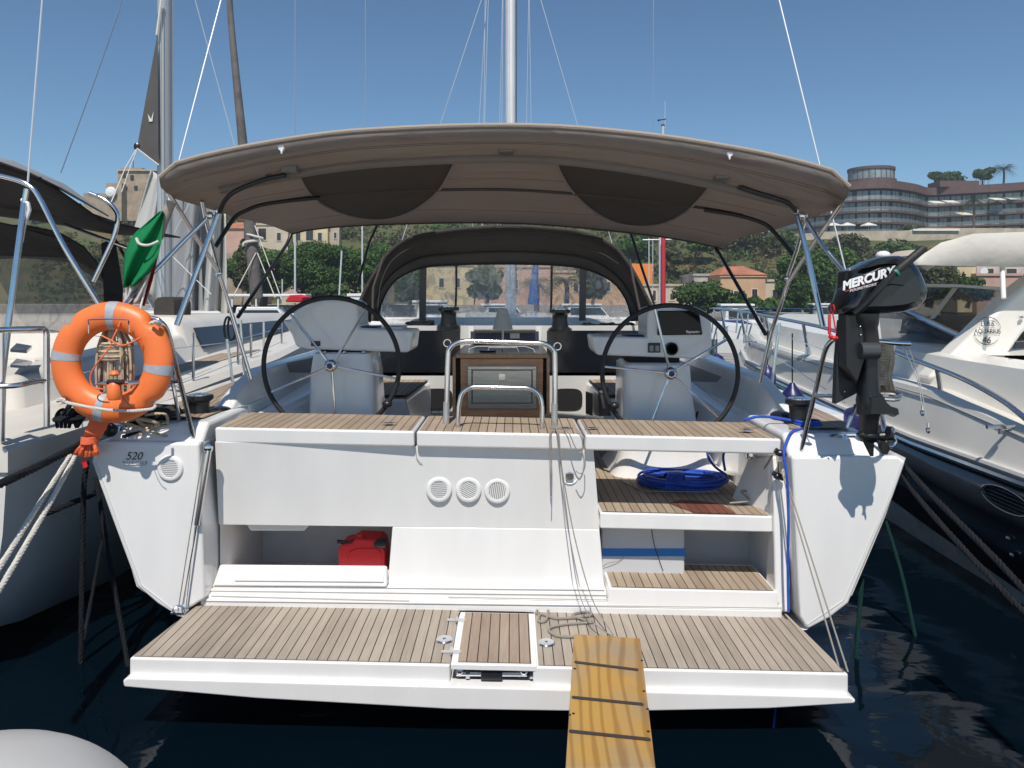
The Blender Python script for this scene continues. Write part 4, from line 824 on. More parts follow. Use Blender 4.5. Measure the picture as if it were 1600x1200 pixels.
for s_, cx in ((-1,-1.86),(1,1.8)):
    a = 1 if s_ > 0 else 0
    pr = [[(cx-.1*s_*-1,4.98,1.36),(cx+.1*s_*-1*0,4.96,1.36),(cx-.14*s_,4.98,1.36),(cx-.16*s_,5.0,1.0)]]
    def rg(D, zc, w): return [Vector((cx+.14*s_,D,1.37-.04*a)), Vector((cx+.06*s_,D,zc)), Vector((cx-w*s_,D,zc-.01)), Vector((cx-(w+.12)*s_,D,1.15)), Vector((cx-(w+.12)*s_,D,.86)), Vector((cx+.14*s_,D,.9))]
    co = B('cockpit_coaming', gel, MB().loft([rg(4.98,1.40-.05*a,.02), rg(5.25,1.54-.06*a,.02), rg(5.6,1.625-.05*a,.03), rg(6.4,1.63-.04*a,.06), rg(8.3,1.64,.12)]), bevel=.02, seg=3)
B('coaming_window', smoke, MB().poly([P(447,567,5.95),P(498,557,6.3),P(498,583,6.3),P(452,582,5.95)]), co); B('coaming_window', smoke, MB().poly([P(1068,566,6.3),P(1128,589,5.9),P(1120,597,5.9),P(1070,596,6.3)]), co)
B('coaming_infill', gel, MB().hexa([(-1.74,5.05,.87),(-1.45,5.6,.87),(-1.3,8.2,.87),(-1.74,8.2,.87),(-1.74,5.02,1.37),(-1.6,5.5,1.36),(-1.45,8.2,1.45),(-1.78,8.2,1.5)]), bevel=.05, seg=3)
B('coaming_infill', gel, MB().hexa([(1.66,5.3,.87),(1.4,5.6,.87),(1.2,8.2,.87),(1.66,8.2,.87),(1.64,5.3,1.3),(1.52,5.5,1.3),(1.45,8.2,1.42),(1.66,8.2,1.45)]), bevel=.05, seg=3)
for s_ in (-1, 1):
    x0, x1 = sorted((s_*.80-.04, s_*1.35-.04))
    b_ = B('cockpit_bench', gel, MB().hexa([(x0,6.8,.87),(x1,6.8,.87),(x1,8.25,.87),(x0,8.25,.87),(x0+(.1 if s_>0 else 0),6.8,1.24),(x1-(.1 if s_<0 else 0),6.8,1.24),(x1,8.25,1.26),(x0,8.25,1.26)]), bevel=.03, seg=3)
    B('bench_teak', teakB, MB().poly([(x0+.1,6.85,1.272),(x1-.1,6.85,1.272),(x1-.03,8.2,1.29),(x0+.03,8.2,1.29)]), b_)
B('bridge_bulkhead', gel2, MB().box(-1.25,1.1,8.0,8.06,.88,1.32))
for x0, x1 in ((663,704),(868,906)):
    c = P((x0+x1)/2, 624, 7.97); B('oval_port', darkhole, MB().prism([Vector((c.x+.155*math.copysign(abs(math.cos(a))**.55, math.cos(a)),7.985,c.z+.11*math.copysign(abs(math.sin(a))**.55, math.sin(a)))) for a in [k*math.pi/12 for k in range(24)]], [Vector((c.x+.155*math.copysign(abs(math.cos(a))**.55, math.cos(a)),7.998,c.z+.11*math.copysign(abs(math.sin(a))**.55, math.sin(a)))) for a in [k*math.pi/12 for k in range(24)]]))
B('bench_side_port', darkhole, MB().poly([P(641,612,7.2),P(650,607,7.7),P(650,644,7.7),P(641,648,7.2)])); B('bench_side_port', darkhole, MB().poly([P(915,611,7.7),P(926,615,7.2),P(926,650,7.2),P(915,646,7.7)]))
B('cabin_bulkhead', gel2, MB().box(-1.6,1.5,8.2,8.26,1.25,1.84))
for x0, x1 in ((560,718),(855,1000)):
    B('black_panel', mat('black_acrylic', (.008,.009,.012), .12, spec=.6), MB().box(pxx(x0,8.1),pxx(x1,8.1),8.17,8.195,pz(583,8.1),pz(517,8.1)))
B('companionway', darkhole, MB().box(pxx(733,8.1),pxx(843,8.1),8.16,8.19,1.0,pz(517,8.1)))
B('companionway_hatch', smoke, MB().box(pxx(741,8),pxx(836,8),7.9,8.15,pz(519,8),pz(515,8))); B('instrument_pod', mat('pod_blue', (.05,.055,.09), .4), MB().box(pxx(735,8.05),pxx(842,8.05),8.08,8.155,pz(533,8.05),pz(518,8.05)))
B('instrument_face', gel2, MB().box(pxx(797,8.05),pxx(812,8.05),8.07,8.079,pz(529,8.05),pz(521,8.05)))
for x in (736, 842): B('companionway_frame', gel, MB().box(pxx(x-4,8.1),pxx(x+4,8.1),8.12,8.2,1.0,1.84))
def winch(x, y, D, k, parent=None, z=None):
    p = P(x, y, D); z = p.z if z is None else z
    w = B('winch', blackp, MB().lathe([(.0,0),(.085*k,0),(.085*k,.02*k),(.06*k,.035*k),(.052*k,.08*k),(.056*k,.12*k),(.075*k,.135*k),(.075*k,.155*k),(.04*k,.16*k),(.0,.16*k)], (p.x, D, z), 'Z', 28), smooth=35)
    B('winch_top', chrome, MB().lathe([(.0,.163*k),(.03*k,.163*k),(.06*k,.158*k),(.06*k,.152*k)], (p.x, D, z+.004), 'Z', 24), w, smooth=True); return w
winch(701,514,8.2,1.5); winch(875,518,8.2,1.5); winch(311,662,4.82,1.15); winch(1249,668,4.82,1.15)
for x, y, D, s_ in ((340,648,5.0,-1),(1226,655,5.0,1)):
    p = P(x, y, D); B('deck_speaker', blackp, MB().ell((p.x-.02*s_, D, p.z+.02), .07, .1, .035, 14, 8), smooth=True)
# cockpit table
D = 6.15
t2 = B('cockpit_table', wood, MB().pxp([(719,560),(849,560),(848,652),(720,650)], D, D+1.1), bevel=.006)
B('table_top', woodl, MB().box(pxx(712,D), pxx(856,D), D-.03, D+1.1, pz(559.5,D)+.0, pz(552.5,D)), t2, bevel=.006)
B('table_leaf', wood, MB().box(pxx(707,D), pxx(712,D), D, D+1.1, pz(650,D), pz(557,D)), t2, bevel=.004); B('table_leaf', wood, MB().box(pxx(854,D), pxx(859,D), D, D+1.1, pz(650,D), pz(557,D)), t2, bevel=.004)
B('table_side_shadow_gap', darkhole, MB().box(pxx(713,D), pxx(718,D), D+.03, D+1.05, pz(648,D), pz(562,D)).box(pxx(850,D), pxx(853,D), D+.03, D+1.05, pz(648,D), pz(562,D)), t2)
fd = B('fridge_door', steel, MB().box(pxx(731,D), pxx(838,D), D-.02, D-.002, pz(577,D), pz(572,D)).box(pxx(731,D), pxx(838,D), D-.02, D-.002, pz(638,D), pz(630,D)).box(pxx(731,D), pxx(737,D), D-.02, D-.002, pz(630,D), pz(577,D)).box(pxx(832,D), pxx(838,D), D-.02, D-.002, pz(630,D), pz(577,D)), t2, bevel=.002)
B('door_panel', steel, MB().box(pxx(738.5,D), pxx(830.5,D), D-.016, D-.002, pz(629,D), pz(578.5,D)), t2, bevel=.003)
B('door_latch', chrome, MB().box(pxx(779,D), pxx(790,D), D-.03, D-.0165, pz(594,D), pz(583,D)), t2, bevel=.003)
B('table_fiddle', chrome, MB().ptube([(733,551,6.2),(733,545,6.2),(745,541,6.2),(820,541,6.2),(833,545,6.2),(836,551,6.2)], .006, 6).ptube([(762,550,6.3),(764,543,6.3),(808,543,6.3),(810,550,6.3)], .005, 6), t2)
# grab rails standing on the centre lid
def rail(pts, r, nm='grab_rail', sp=5, **k): return B(nm, chrome, MB().ptube(pts, r, 12, sp), smooth=True, **k)
ra = B('grab_rail', chrome, MB().tube([P(697,668,4.7)]+spline([P(698,640,4.7),P(700,560,4.7),P(704,543,4.7),P(716,535,4.7),P(740,533,4.7)],5)+spline([P(830,536,4.7),P(851,537.5,4.7),P(864,546,4.7),P(867,563,4.7),P(867,640,4.7)],5)+[P(866,670,4.7)], .0165, 12), smooth=True)
for x, y in ((697.5,0),(866.5,2)):
    B('rail_sleeve', mat('satin_steel', (.6,.6,.6), .4, .8), MB().ptube([(x,y+628,4.7),(x-.5,y+667,4.7)], .0195, 12), ra, smooth=True)
    B('rail_foot', chrome, MB().lathe([(.0,.0),(.034,.0),(.034,.006),(.02,.01)], P(x-.5,y+668.5,4.7), 'Z', 16), ra, smooth=True)
B('rail_loop', chrome, MB().torus(P(699,536,4.7), .022, .004, 'Y', n=20, m=6).torus(P(871,541,4.7), .022, .004, 'Y', n=20, m=6), ra)
rb_ = B('grab_rail', chrome, MB().tube([P(715,669,4.6)]+spline([P(717,635,4.6),P(722,615,4.6),P(734,606,4.6),P(750,605,4.6)],5)+spline([P(815,606,4.6),P(831,608,4.6),P(843,618,4.6),P(847,636,4.6)],5)+[P(847,672,4.6)], .0145, 12), smooth=True)
for x, y in ((715,670),(847,673)): B('rail_foot', chrome, MB().lathe([(.0,.0),(.03,.0),(.03,.006),(.018,.01)], P(x,y,4.6), 'Z', 16), rb_, smooth=True)
# stern rails
sl_ = rail([(303,688,4.42),(292,640,4.38),(276,575,4.3),(263,522,4.25),(252,504,4.22),(236,497,4.22),(190,496,4.2)], .0135, 'stern_rail')
B('rail_bar', chrome, MB().ptube([(285,596,4.33),(190,598,4.25),(150,600,4.25)], .011, 8), sl_, smooth=True)
B('rail_upright', chrome, MB().ptube([(280,655,4.6),(262,560,4.4),(240,500,4.3)], .011, 8, 4), sl_, smooth=True)
sr_ = rail([(1251,708,4.42),(1262,660,4.38),(1277,600,4.33),(1287,556,4.28),(1296,536,4.25),(1312,529,4.22),(1345,531,4.2),(1400,536,4.18),(1422,537,4.18)], .0135, 'stern_rail')
B('rail_bar', chrome, MB().ptube([(1272,618,4.33),(1312,619,4.25)], .011, 8), sr_, smooth=True)
B('rail_loop', chrome, MB().ptube([(1368,613,4.3),(1398,614,4.2),(1407,619,4.15),(1398,624,4.1),(1370,622,4.1)], .0125, 8, 5), sr_, smooth=True)
B('rail_upright', chrome, MB().ptube([(1396,538,4.5),(1385,590,4.5),(1372,640,4.5),(1360,668,4.55)], .0135, 8, 4), sr_, smooth=True)
B('pulpit_leg', chrome, MB().ptube([(1324,668,4.5),(1330,650,4.5),(1338,632,4.5)], .012, 8), sr_)
def stanch(x, yb, yt, D, xt=None, nm='stanchion'):
    return B(nm, chrome, MB().ptube([(x,yb,D),(xt or x,yt,D)], .0125, 8), smooth=True)
stanch(1203,622,505,5.9,1218); stanch(364,600,530,6.2,355); stanch(382,590,500,7.2,376)
lf = MB()
for z in (0, 1):
    lf.tube([P(1290,548+z*60,4.3), P(1212,520+z*38,5.9), P(1165,500+z*25,8.5), P(1120,492+z*18,12)], .003, 5)
B('lifeline', chrome, lf); lf = MB()
for z in (0, 1): lf.tube([P(268,545+z*60,4.3), P(357,535+z*35,6.1), P(440,512+z*22,9)], .003, 5)
B('lifeline', chrome, lf)
# cleats and mooring blocks on the quarters
for x, y, D in ((180,676,4.5),(1330,690,4.5)):
    p = P(x, y, D); B('mooring_cleat', chrome, MB().tube(spline([p+Vector((-.12,0,.03)),p+Vector((-.06,0,.045)),p+Vector((.06,0,.045)),p+Vector((.12,0,.03))],4), .014, 8).lathe([(.03,0),(.018,.04)], p+Vector((-.04,0,0)), 'Z', 10).lathe([(.03,0),(.018,.04)], p+Vector((.04,0,0)), 'Z', 10), smooth=True)
p = P(1391,704,4.38); B('shackle', chrome, MB().torus(p+Vector((0,0,.05)), .03, .009, 'Y', 0, 360, 20, 8).torus(p+Vector((.01,0,.11)), .022, .007, 'X', 0, 360, 16, 6), smooth=True)
B('stern_block', blackp, MB().ell(P(1383,694,4.4), .03,.03,.06,12,8), smooth=True)
B('stern_block', blackp, MB().ell(P(172,672,4.4), .045,.03,.04,12,8), smooth=True)
# ================================================================ things on and around the yacht
# lifebuoy
c = P(176, 566, 4.2); t = thing('lifebuoy', 'orange ring lifebuoy with grey reflective bands hung on the port stern rail', 'lifebuoy', c)
tilt = 10
bo = MB().torus((0,0,0), .254, .078, 'Y', n=72, m=20)
for p in bo.v:   # flattened section with four grip recesses
    a = math.degrees(math.atan2(p.z, p.x)) % 90; r = math.hypot(p.x, p.z); k = max(0, 1-abs(a-45)/6.5)
    if r > .275: f = 1-.09*k*(r-.275)/.05; p.x *= f; p.z *= f
    p.y *= .72
def place(mb, dx=0): mb.v = [p+c for p in mb.v]; return mb
place(bo).build('ring', orange, t, smooth=60)
for a in (88, 172, 352, 258):
    bb = MB().torus((0,0,0), .254, .0795, 'Y', a-5+tilt*0, a+5, n=6, m=20)
    for p in bb.v: p.y *= .725
    place(bb).build('reflective_band', greytape, t, smooth=60)
hp = [P(100,628,4.12), P(128,634,4.11), P(165,640,4.1), P(205,642,4.11), P(236,639,4.14), P(243,634,4.17)]
rope_mb(hp, .009).build('grab_line', ropew, t, smooth=True)
rope_mb([P(90,626,4.17), P(97,624,4.12), P(101,628,4.12)], .012).build('line_knot', ropew, t, smooth=True); rope_mb([P(236,505,4.14), P(243,503,4.12), P(250,508,4.17)], .012).build('line_knot', ropew, t, smooth=True)
MB().ptube([(139,521,4.12),(139,503,4.11),(143,499,4.1),(196,499,4.1),(201,503,4.11),(202,519,4.12)], .0045, 6, 3).build('wire_holder', chrome, t, smooth=True)
MB().ptube([(171,598,4.1),(200,598,4.12),(230,597,4.2)], .012, 8).build('bracket_bar', chrome, t)
# rescue light
t = thing('rescue_light', 'small orange rescue light clipped in the middle of the ring lifebuoy', 'light', P(178,610,4.05))
MB().lathe([(.0,-.05),(.03,-.05),(.038,-.03),(.034,.03),(.022,.045),(.0,.045)], P(179,610,4.05), 'Z', 18).lathe([(.0,.08),(.018,.075),(.025,.06),(.02,.05)], P(179,602,4.05), 'Z', 14).build('lamp_body', orange, t, smooth=True)
MB().ptube([(168,597,4.04),(193,597,4.04)], .014, 10).build('clip', blackp, t, smooth=True)
MB().ptube([(188,602,4.04),(190,615,4.02),(197,628,4.0),(206,635,4.0)], .0018, 4, 4).build('cord', blackp, t)
# orange bundled line under the buoy
t = thing('bundled_throw_line', 'bundle of orange floating line hanging under the lifebuoy', 'rope', P(148,680,4.27))
mb = MB()
for i in range(16):
    u = (i-7.5)/7.5; mb.ptube([(157+u*13,652,4.27),(151+u*14,668,4.25),(142+u*11,686,4.25),(138+u*9,693,4.25)], .0065, 5, 3)
mb.build('strands', orangec, t, smooth=True); mb = MB()
for k in range(6): mb.torus(P(141-k*.2,683+k*1.8,4.255), .042, .005, 'Z', n=20, m=6)
mb.build('binding', orangec, t, smooth=True); mb = MB()
for i in range(18):
    u = (i-8.5)/8.5; y0 = random.uniform(-.015,.015); mb.ptube([(139+u*10,694,4.25+y0),(136+u*17,705,4.24+y0),(135+u*18,714-abs(u)*4,4.25+y0)], .0075, 5, 3)
mb.build('tassel', orangec, t, smooth=True); MB().pxp([(127,720),(133,717),(137,729),(131,732)], 4.262, 4.266).build('red_tag', redp, t)
# coiled beige rope hank and orange knot behind the buoy
t = thing('rope_hank', 'hank of beige rope hanging inside the ring lifebuoy on the stern rail', 'rope', P(183,560,4.25))
mb = MB()
for i in range(26):
    u = random.uniform(-1,1); y0 = random.uniform(0,.12); d = random.uniform(-6,6)
    mb.ptube([(178+u*10,506,4.22+y0),(178+u*26+d,540,4.2+y0),(178+u*30+d,590+random.uniform(-10,10),4.2+y0),(180+u*24,625+random.uniform(-8,18),4.2+y0)], .0075, 5, 4)
mb.build('loops', ropeb, t, smooth=True); mb = MB()
for k in range(7): mb.torus(P(182,536+k*4,4.28), .075+.006*(k%2), .009, 'Z', n=20, m=6)
mb.build('wrapping', ropeb, t, smooth=True)
MB().ptube([(190,500,4.15),(178,525,4.12),(170,545,4.1),(150,570,4.1),(141,590,4.1),(146,605,4.1),(162,608,4.1)], .004, 5, 5).ptube([(158,524,4.1),(174,532,4.1),(192,540,4.1),(220,528,4.12)], .005, 5, 4).build('orange_lashing', orangec, t)
t = thing('rope_pile', 'tangle of beige and black rope on the port stern corner below the lifebuoy', 'rope', P(200,672,4.5)); mb = MB(); m2 = MB()
for i in range(9):
    a = [P(random.uniform(180,262), random.uniform(648,684), random.uniform(4.42,4.6)) for _ in range(6)]; rp = rope_mb(a, random.choice((.009,.012))); (mb if i % 3 else m2).add(rp.v, rp.f)
mb.build('beige_loops', ropeb, t, smooth=True); m2.build('black_loops', ropek, t, smooth=True)
tag(MB().pillow([(196,640),(240,632),(272,634),(284,650),(276,668),(240,676),(205,672),(192,660)], 4.72, .3, 7).build('black_canvas_bag', canv, smooth=60), 'black canvas bag lying behind the rope pile on the port quarter', 'bag')
t = thing('black_rope_coil', 'coil of dark rope on the neighbouring yacht deck edge left of the lifebuoy tassel', 'rope', P(110,650,4.6)); mb = MB()
for k in range(5): mb.torus(P(108+k*1.5,654-k*3,4.6+k*.03), .075-.006*k, .014, 'Z' if k < 3 else 'X', n=24, m=7)
for k in range(4): mb.ptube([(90+k*6,668,4.6),(88+k*8,650,4.58),(98+k*7,640,4.6),(112+k*6,650,4.62),(120,668,4.6)], .011, 6, 4)
mb.build('coil', ropek, t, smooth=True)
# Italian courtesy flag on its slanted staff
t = thing('national_flag', 'furled green white and red flag hanging from a slanted staff at the port stern', 'flag', P(262,330,4.3))
MB().ptube([(265,318,4.35),(240,400,4.33),(222,470,4.3),(214,510,4.28)], .006, 8).build('staff', whitep, t, smooth=True)
MB().ptube([(268,315,4.35),(256,345,4.35),(247,372,4.35)], .026, 12).build('staff_cover', taupel, t, smooth=True)
fg, fw_, frd = mat('flag_green', (.0,.22,.07), .8, var=.1, trans=.25), mat('flag_white', (.62,.6,.57), .8, trans=.25), mat('flag_red', (.5,.04,.04), .8, trans=.2)
def cloth(l, r_, m, nm, D=4.3, amp=.05):
    rows_ = []
    for i in range(15):
        s_ = i/14*(len(l)-1); k = min(int(s_), len(l)-2); q = s_-k; row = []
        for j in range(13):
            u = j/12; x = (l[k][0]*(1-q)+l[k+1][0]*q)*(1-u)+(r_[k][0]*(1-q)+r_[k+1][0]*q)*u; y = (l[k][1]*(1-q)+l[k+1][1]*q)*(1-u)+(r_[k][1]*(1-q)+r_[k+1][1]*q)*u
            row.append(P(x, y, D+amp*math.sin(u*9+i*.35)*(.4+.6*i/14)))
        rows_.append(row)
    MB().sheet(rows_).build(nm, m, t, smooth=180, solid=.002)
cloth([(250,330),(208,366),(195,393),(192,425),(193,450)], [(256,330),(252,378),(247,402),(233,428),(212,446)], fg, 'green_panel')
cloth([(193,449),(192,468),(190,482)], [(212,444),(236,425),(222,470)], fw_, 'white_panel', 4.32)
cloth([(225,436),(222,452),(221,478)], [(246,404),(238,440),(226,478)], frd, 'red_panel', 4.35, .02)
MB().ptube([(213,372,4.25),(218,381,4.24),(232,383,4.24),(247,377,4.27)], .008, 6, 4).build('halyard', ropew, t)
# outboard engine on the starboard stern rail
D = 4.02; t = thing('outboard_engine', 'black outboard engine with raised tiller clamped on the starboard stern rail', 'outboard engine', P(1345,620,D))
obm = mat('engine_black', (.012,.014,.018), .26, coat=.4, var=.2, vs=6); obk = mat('engine_casting', (.010,.011,.013), .35, var=.2, vs=8)
cowl = MB().pillow([(1316,424),(1330,419),(1352,408),(1375,401),(1396,400),(1412,405),(1424,418),(1432,434),(1439,452),(1436,470),(1424,482),(1400,488),(1370,491),(1330,492),(1302,491),(1299,484),(1308,470),(1314,446)], D+.09, .27, 13, 4.0, .3).build('cowl', obm, t, smooth=30, bevel=.006)
MB().pillow([(1370,404),(1395,401),(1410,407),(1407,413),(1385,412),(1368,414),(1350,419),(1340,421)], D-.03, .05, 5, 2, .2).build('cowl_handle', obk, t, smooth=50)
MB().ptube([(1366,452,D-.055),(1395,444,D-.062),(1433,449,D-.02)], .003, 5).build('cowl_seam', darkhole, t)
textmesh('engine_lettering', 'MERCURY', 1355, 436, D-.065, 12.5, white, t, shear=.35, bold=.0028, sx=1.04, nrot=-17)
textmesh('engine_small_lettering', 'FOURSTROKE', 1348, 449.5, D-.066, 3.6, white, t, shear=.35, sx=1.35, nrot=-15)
a, b_ = P(1320,456,D-.062), P(1372,442,D-.063); MB().hexa([a, b_, b_+Vector((0,.002,0)), a+Vector((0,.002,0)), a+Vector((0,0,.005)), b_+Vector((0,0,.003)), b_+Vector((0,.002,.003)), a+Vector((0,.002,.005))]).build('red_stripe', redl, t)
MB().ptube([(1336,490,D-.03),(1352,475,D-.06),(1376,450,D-.09),(1398,426,D-.10)], [.02,.021,.017,.015], 12).build('tiller_arm', obk, t, smooth=True)
MB().ptube([(1396,428,D-.10),(1400,424,D-.10),(1442,389,D-.1),(1444,387,D-.1)], [.017,.021,.021,.017], 14).build('tiller_grip', blackr, t, smooth=True)
MB().ptube([(1398.5,427,D-.101),(1401.5,424.5,D-.101)], .0225, 14).build('grip_ring', mat('teal_ring', (.0,.2,.16), .4), t)
ob = lambda y, x, hx, hy, r: rr(P(x,0,D+.06).x, D+.06, hx, hy, r, pz(y, D))
MB().loft([ob(490,1347,.072,.085,.05), ob(505,1348,.066,.08,.045), ob(512,1350,.056,.07,.04), ob(530,1354,.052,.065,.04), ob(548,1356,.05,.062,.04)]).build('midsection', obk, t, smooth=50)
MB().torus(P(1348,508,D+.06), .062, .008, 'Z', n=32, m=8).torus(P(1355,532,D+.06), .052, .006, 'Z', n=32, m=8).build('midsection_rib', obm, t, smooth=True)
MB().loft([ob(535,1357,.05,.06,.042), ob(560,1357,.044,.058,.042), ob(590,1357,.043,.058,.041), ob(612,1357,.046,.06,.04), ob(628,1360,.062,.07,.04), ob(640,1360,.06,.06,.03), ob(652,1358,.044,.05,.03), ob(670,1357,.042,.045,.03), ob(690,1356,.034,.03,.02)]).build('leg', obk, t, smooth=50)
MB().ptube([(1343,548,D),(1371,548,D)], .045, 14).build('leg_collar', mat('collar_grey', (.05,.055,.06), .35), t, smooth=True)
MB().pillow([(1342,612),(1368,610),(1374,622),(1384,632),(1399,637),(1401,646),(1393,651),(1385,647),(1340,648)], D+.06, .15, 7, 2, .3).build('cavitation_plate', obk, t, smooth=50)
MB().pillow([(1337,678),(1345,672),(1366,670),(1374,674),(1375,685),(1366,692),(1345,690)], D+.06, .085, 9, 2, .75).build('gearcase', obk, t, smooth=50)
MB().hexa([P(1347,688,D+.055),P(1366,688,D+.055),P(1366,688,D+.07),P(1347,688,D+.07),P(1359.5,713,D+.059),P(1365,713,D+.059),P(1365,713,D+.066),P(1359.5,713,D+.066)]).build('skeg', obk, t)
pr = MB(); hc = P(1380,682,D+.06); pr.lathe([(.018,-.03),(.024,0),(.02,.045),(.006,.055)], hc, 'X', 14)
for k in range(3):
    a = k*2.094+.5; d = Vector((0, math.cos(a), math.sin(a))); n_ = Vector((0, -math.sin(a), math.cos(a)))
    pr.add([hc+d*.02-n_*.012, hc+d*.045-n_*.04+Vector((.012,0,0)), hc+d*.09-n_*.02+Vector((.01,0,0)), hc+d*.092+n_*.015, hc+d*.05+n_*.035-Vector((.012,0,0)), hc+d*.02+n_*.012], [(0,1,2,3,4,5)])
pr.build('propeller', obk, t, solid=.004)
MB().pxp([(1313,500),(1345,500),(1345,612),(1305,632),(1308,560)], D+.1, D+.15).build('mounting_board', mat('board_black', (.014,.016,.02), .5), t, bevel=.006)
MB().pxp([(1321,490),(1349,490),(1352,560),(1340,600),(1322,575)], D-.0, D+.1).build('clamp_bracket', obk, t, bevel=.01)
for x, y in ((1329,556),(1329,565),(1320,612),(1318,628),(1349,495),(1344,510),(1345,523)): MB().ell(P(x,y,D+(.095 if y > 540 else -.01)), .006,.006,.006,8,6).build('bolt', chrome, t, smooth=True)
mb = MB().torus(P(1301,482,D-.02), .02, .0035, 'X', n=20, m=6).ptube([(1301,489,D),(1304,505,D),(1306,520,D)], .004, 6)
for k in range(24): mb.torus(P(1296+(k%2)*0,492+k*1.3,D), .007, .002, 'Z', n=10, m=5)
mb.ell(P(1304,528,D), .022,.014,.012,10,8).ell(P(1298,526,D), .012,.012,.014,10,8).build('kill_cord', redp, t, smooth=True)
MB().hexa([P(1317,506,D+.05),P(1323,506,D+.05),P(1323,506,D+.09),P(1317,506,D+.09),P(1330,494,D+.05),P(1340,494,D+.05),P(1340,494,D+.09),P(1330,494,D+.09)]).build('chrome_bracket', chrome, t)
# beige rope on the starboard rail
t = thing('rope_hank', 'hank of brown rope hanging behind the outboard engine on the starboard rail', 'rope', P(1380,570,4.45)); mb = MB()
for i in range(26):
    u = random.uniform(-1,1); y0 = random.uniform(0,.1); mb.ptube([(1383+u*8,534,4.4+y0),(1380+u*17,560,4.38+y0),(1377+u*15,590,4.38+y0),(1384+u*16,615+random.uniform(-8,8),4.4+y0)], .0075, 5, 4)
mb.build('loops', ropeb, t, smooth=True); mb = MB()
for k in range(14): mb.torus(P(1378-k*.5,540+k*4.5,4.44), .058, .009, 'Z', n=18, m=6)
mb.build('wrapping', ropeb, t, smooth=True)
# thin wires with shackles hanging at the right
t = thing('hanging_wires', 'two thin wires ending in shackles hanging over the motor yacht side', 'wire', P(1440,600,4.3))
MB().ptube([(1408,537,4.18),(1424,570,4.2),(1435,600,4.2),(1441,640,4.2)], .0025, 5, 4).ptube([(1418,537,4.18),(1431,575,4.2),(1440,610,4.2),(1447,655,4.2),(1450,668,4.2)], .0025, 5, 4).build('wire', mat_wire, t)
for x, y in ((1441,645),(1450,672)): MB().torus(P(x,y,4.2), .014, .005, 'X', n=16, m=6).tube([P(x,y-12,4.2), P(x,y-3,4.2)], .007, 6).build('shackle', chrome, t, smooth=True)
# jerrycan
D = 4.78; t = thing('fuel_jerrycan', 'red plastic fuel can with black spout in the open stern locker', 'fuel can', P(565,881,D)); x0, x1 = pxx(529,D), pxx(600,D); zb = .38
a = [(528,925),(528,858),(533,851),(548,849),(556,842),(592,844),(598,851),(601,864),(602,925)]
MB().pxp(a, D, D+.2).build('body', redp, t, bevel=.014, seg=3)
MB().pxp([(545,862),(560,857),(588,857),(596,864),(596,925),(540,925)], D-.006, D+.01).build('front_recess', redp, t, bevel=.004)
MB().lathe([(.0,.03),(.022,.03),(.025,.0),(.03,-.01)], P(563,841,D+.05), 'Z', 18).build('cap', redp, t, smooth=True)
MB().ptube([(527,846,D+.03),(545,848,D+.03),(553,845,D+.03)], .012, 10).ptube([(553,848,D+.03),(566,851,D+.03),(590,850,D+.03)], .010, 10).build('pouring_spout', blackp, t, smooth=True)
MB().ptube([(585,849,D+.02),(600,849,D+.02),(604,850,D+.02)], [.026,.034,.03], 14).build('spout_collar', blackp, t, smooth=True)
MB().ptube([(545,856,D+.1),(553,840,D+.1),(585,840,D+.1),(597,853,D+.1)], .014, 8, 3).build('handle', redp, t, smooth=True)
# cool box under the stair
D = 4.66; t = thing('cool_box', 'white cool box closed with blue tape under the starboard step', 'cool box', P(1005,900,D))
xa, xb, za, zb = pxx(940,D), pxx(1070,D), .38, pz(824,D)
MB().box(xa, xb, D, D+.36, za, zb).build('body', mat('foam_white', (.56,.58,.6), .6, var=.04), t, bevel=.012)
MB().box(xa-.001, xb+.002, D-.002, D+.362, pz(869,D), pz(857,D)).build('blue_tape', bluetape, t)
MB().ptube([(1018,826,D-.004),(1022,850,D-.005),(1030,875,D-.005),(1036,892,D-.004)], .002, 4, 3).build('black_cord', blackp, t); MB().ptube([(941,886,D-.01),(950,880,D-.02),(965,877,D-.01),(975,871,D-.004)], .002, 4, 3).build('thin_cord', ropegy, t)
# blue rope coil on the sole
t = thing('blue_rope_coil', 'coiled bright blue rope lying on the teak cockpit floor', 'rope', (1.17,5.2,.88)); mb = MB()
for k in range(17):
    rx, ry = .29-.014*(k%5)+random.uniform(-.012,.012), .21-.012*(k%5); cx, cy, z = 1.16+random.uniform(-.015,.015), 5.2+random.uniform(-.03,.03), .895+.0072*(k//3)+.002*random.random()
    ph = random.uniform(0,6); mb.tube([(cx+rx*math.cos(q*.2618+ph), cy+ry*math.sin(q*.2618+ph), z+.006*math.sin(q*.7+k)+.012*k/17*math.cos(q*.26)) for q in range(25)], .0085, 6)
mb.build('coil', ropebl, t, smooth=True); mb = MB()
for k in range(7): mb.tube(spline([(1.0+k*.016,4.99,.89),(1.03+k*.014,5.06,.97),(1.07+k*.01,5.2,.955),(1.04+k*.014,5.36,.9)],5), .0085, 6)
for k in range(5): mb.torus((1.08+k*.014,5.1,.93), .04, .008, 'X', n=16, m=6)
mb.build('binding', ropebl, t, smooth=True)
MB().ptube([(1105,700,5.2),(1107,715,5.2),(1118,730,5.15),(1135,742,5.1)], .009, 6, 4).ptube([(1133,700,5.15),(1130,715,5.15),(1133,735,5.1)], .009, 6, 4).build('rising_ends', ropebl, t, smooth=True)
t = thing('blue_rope', 'blue rope led from the starboard winch over the stern down to the platform', 'rope', P(1230,800,4.35))
MB().tube(spline([P(1163,659,4.75)+Vector((0,0,.01)), P(1185,651,4.75), P(1215,653,4.8), P(1240,658,4.8)],6), .009, 8).build('deck_run', ropebl, t, smooth=True)
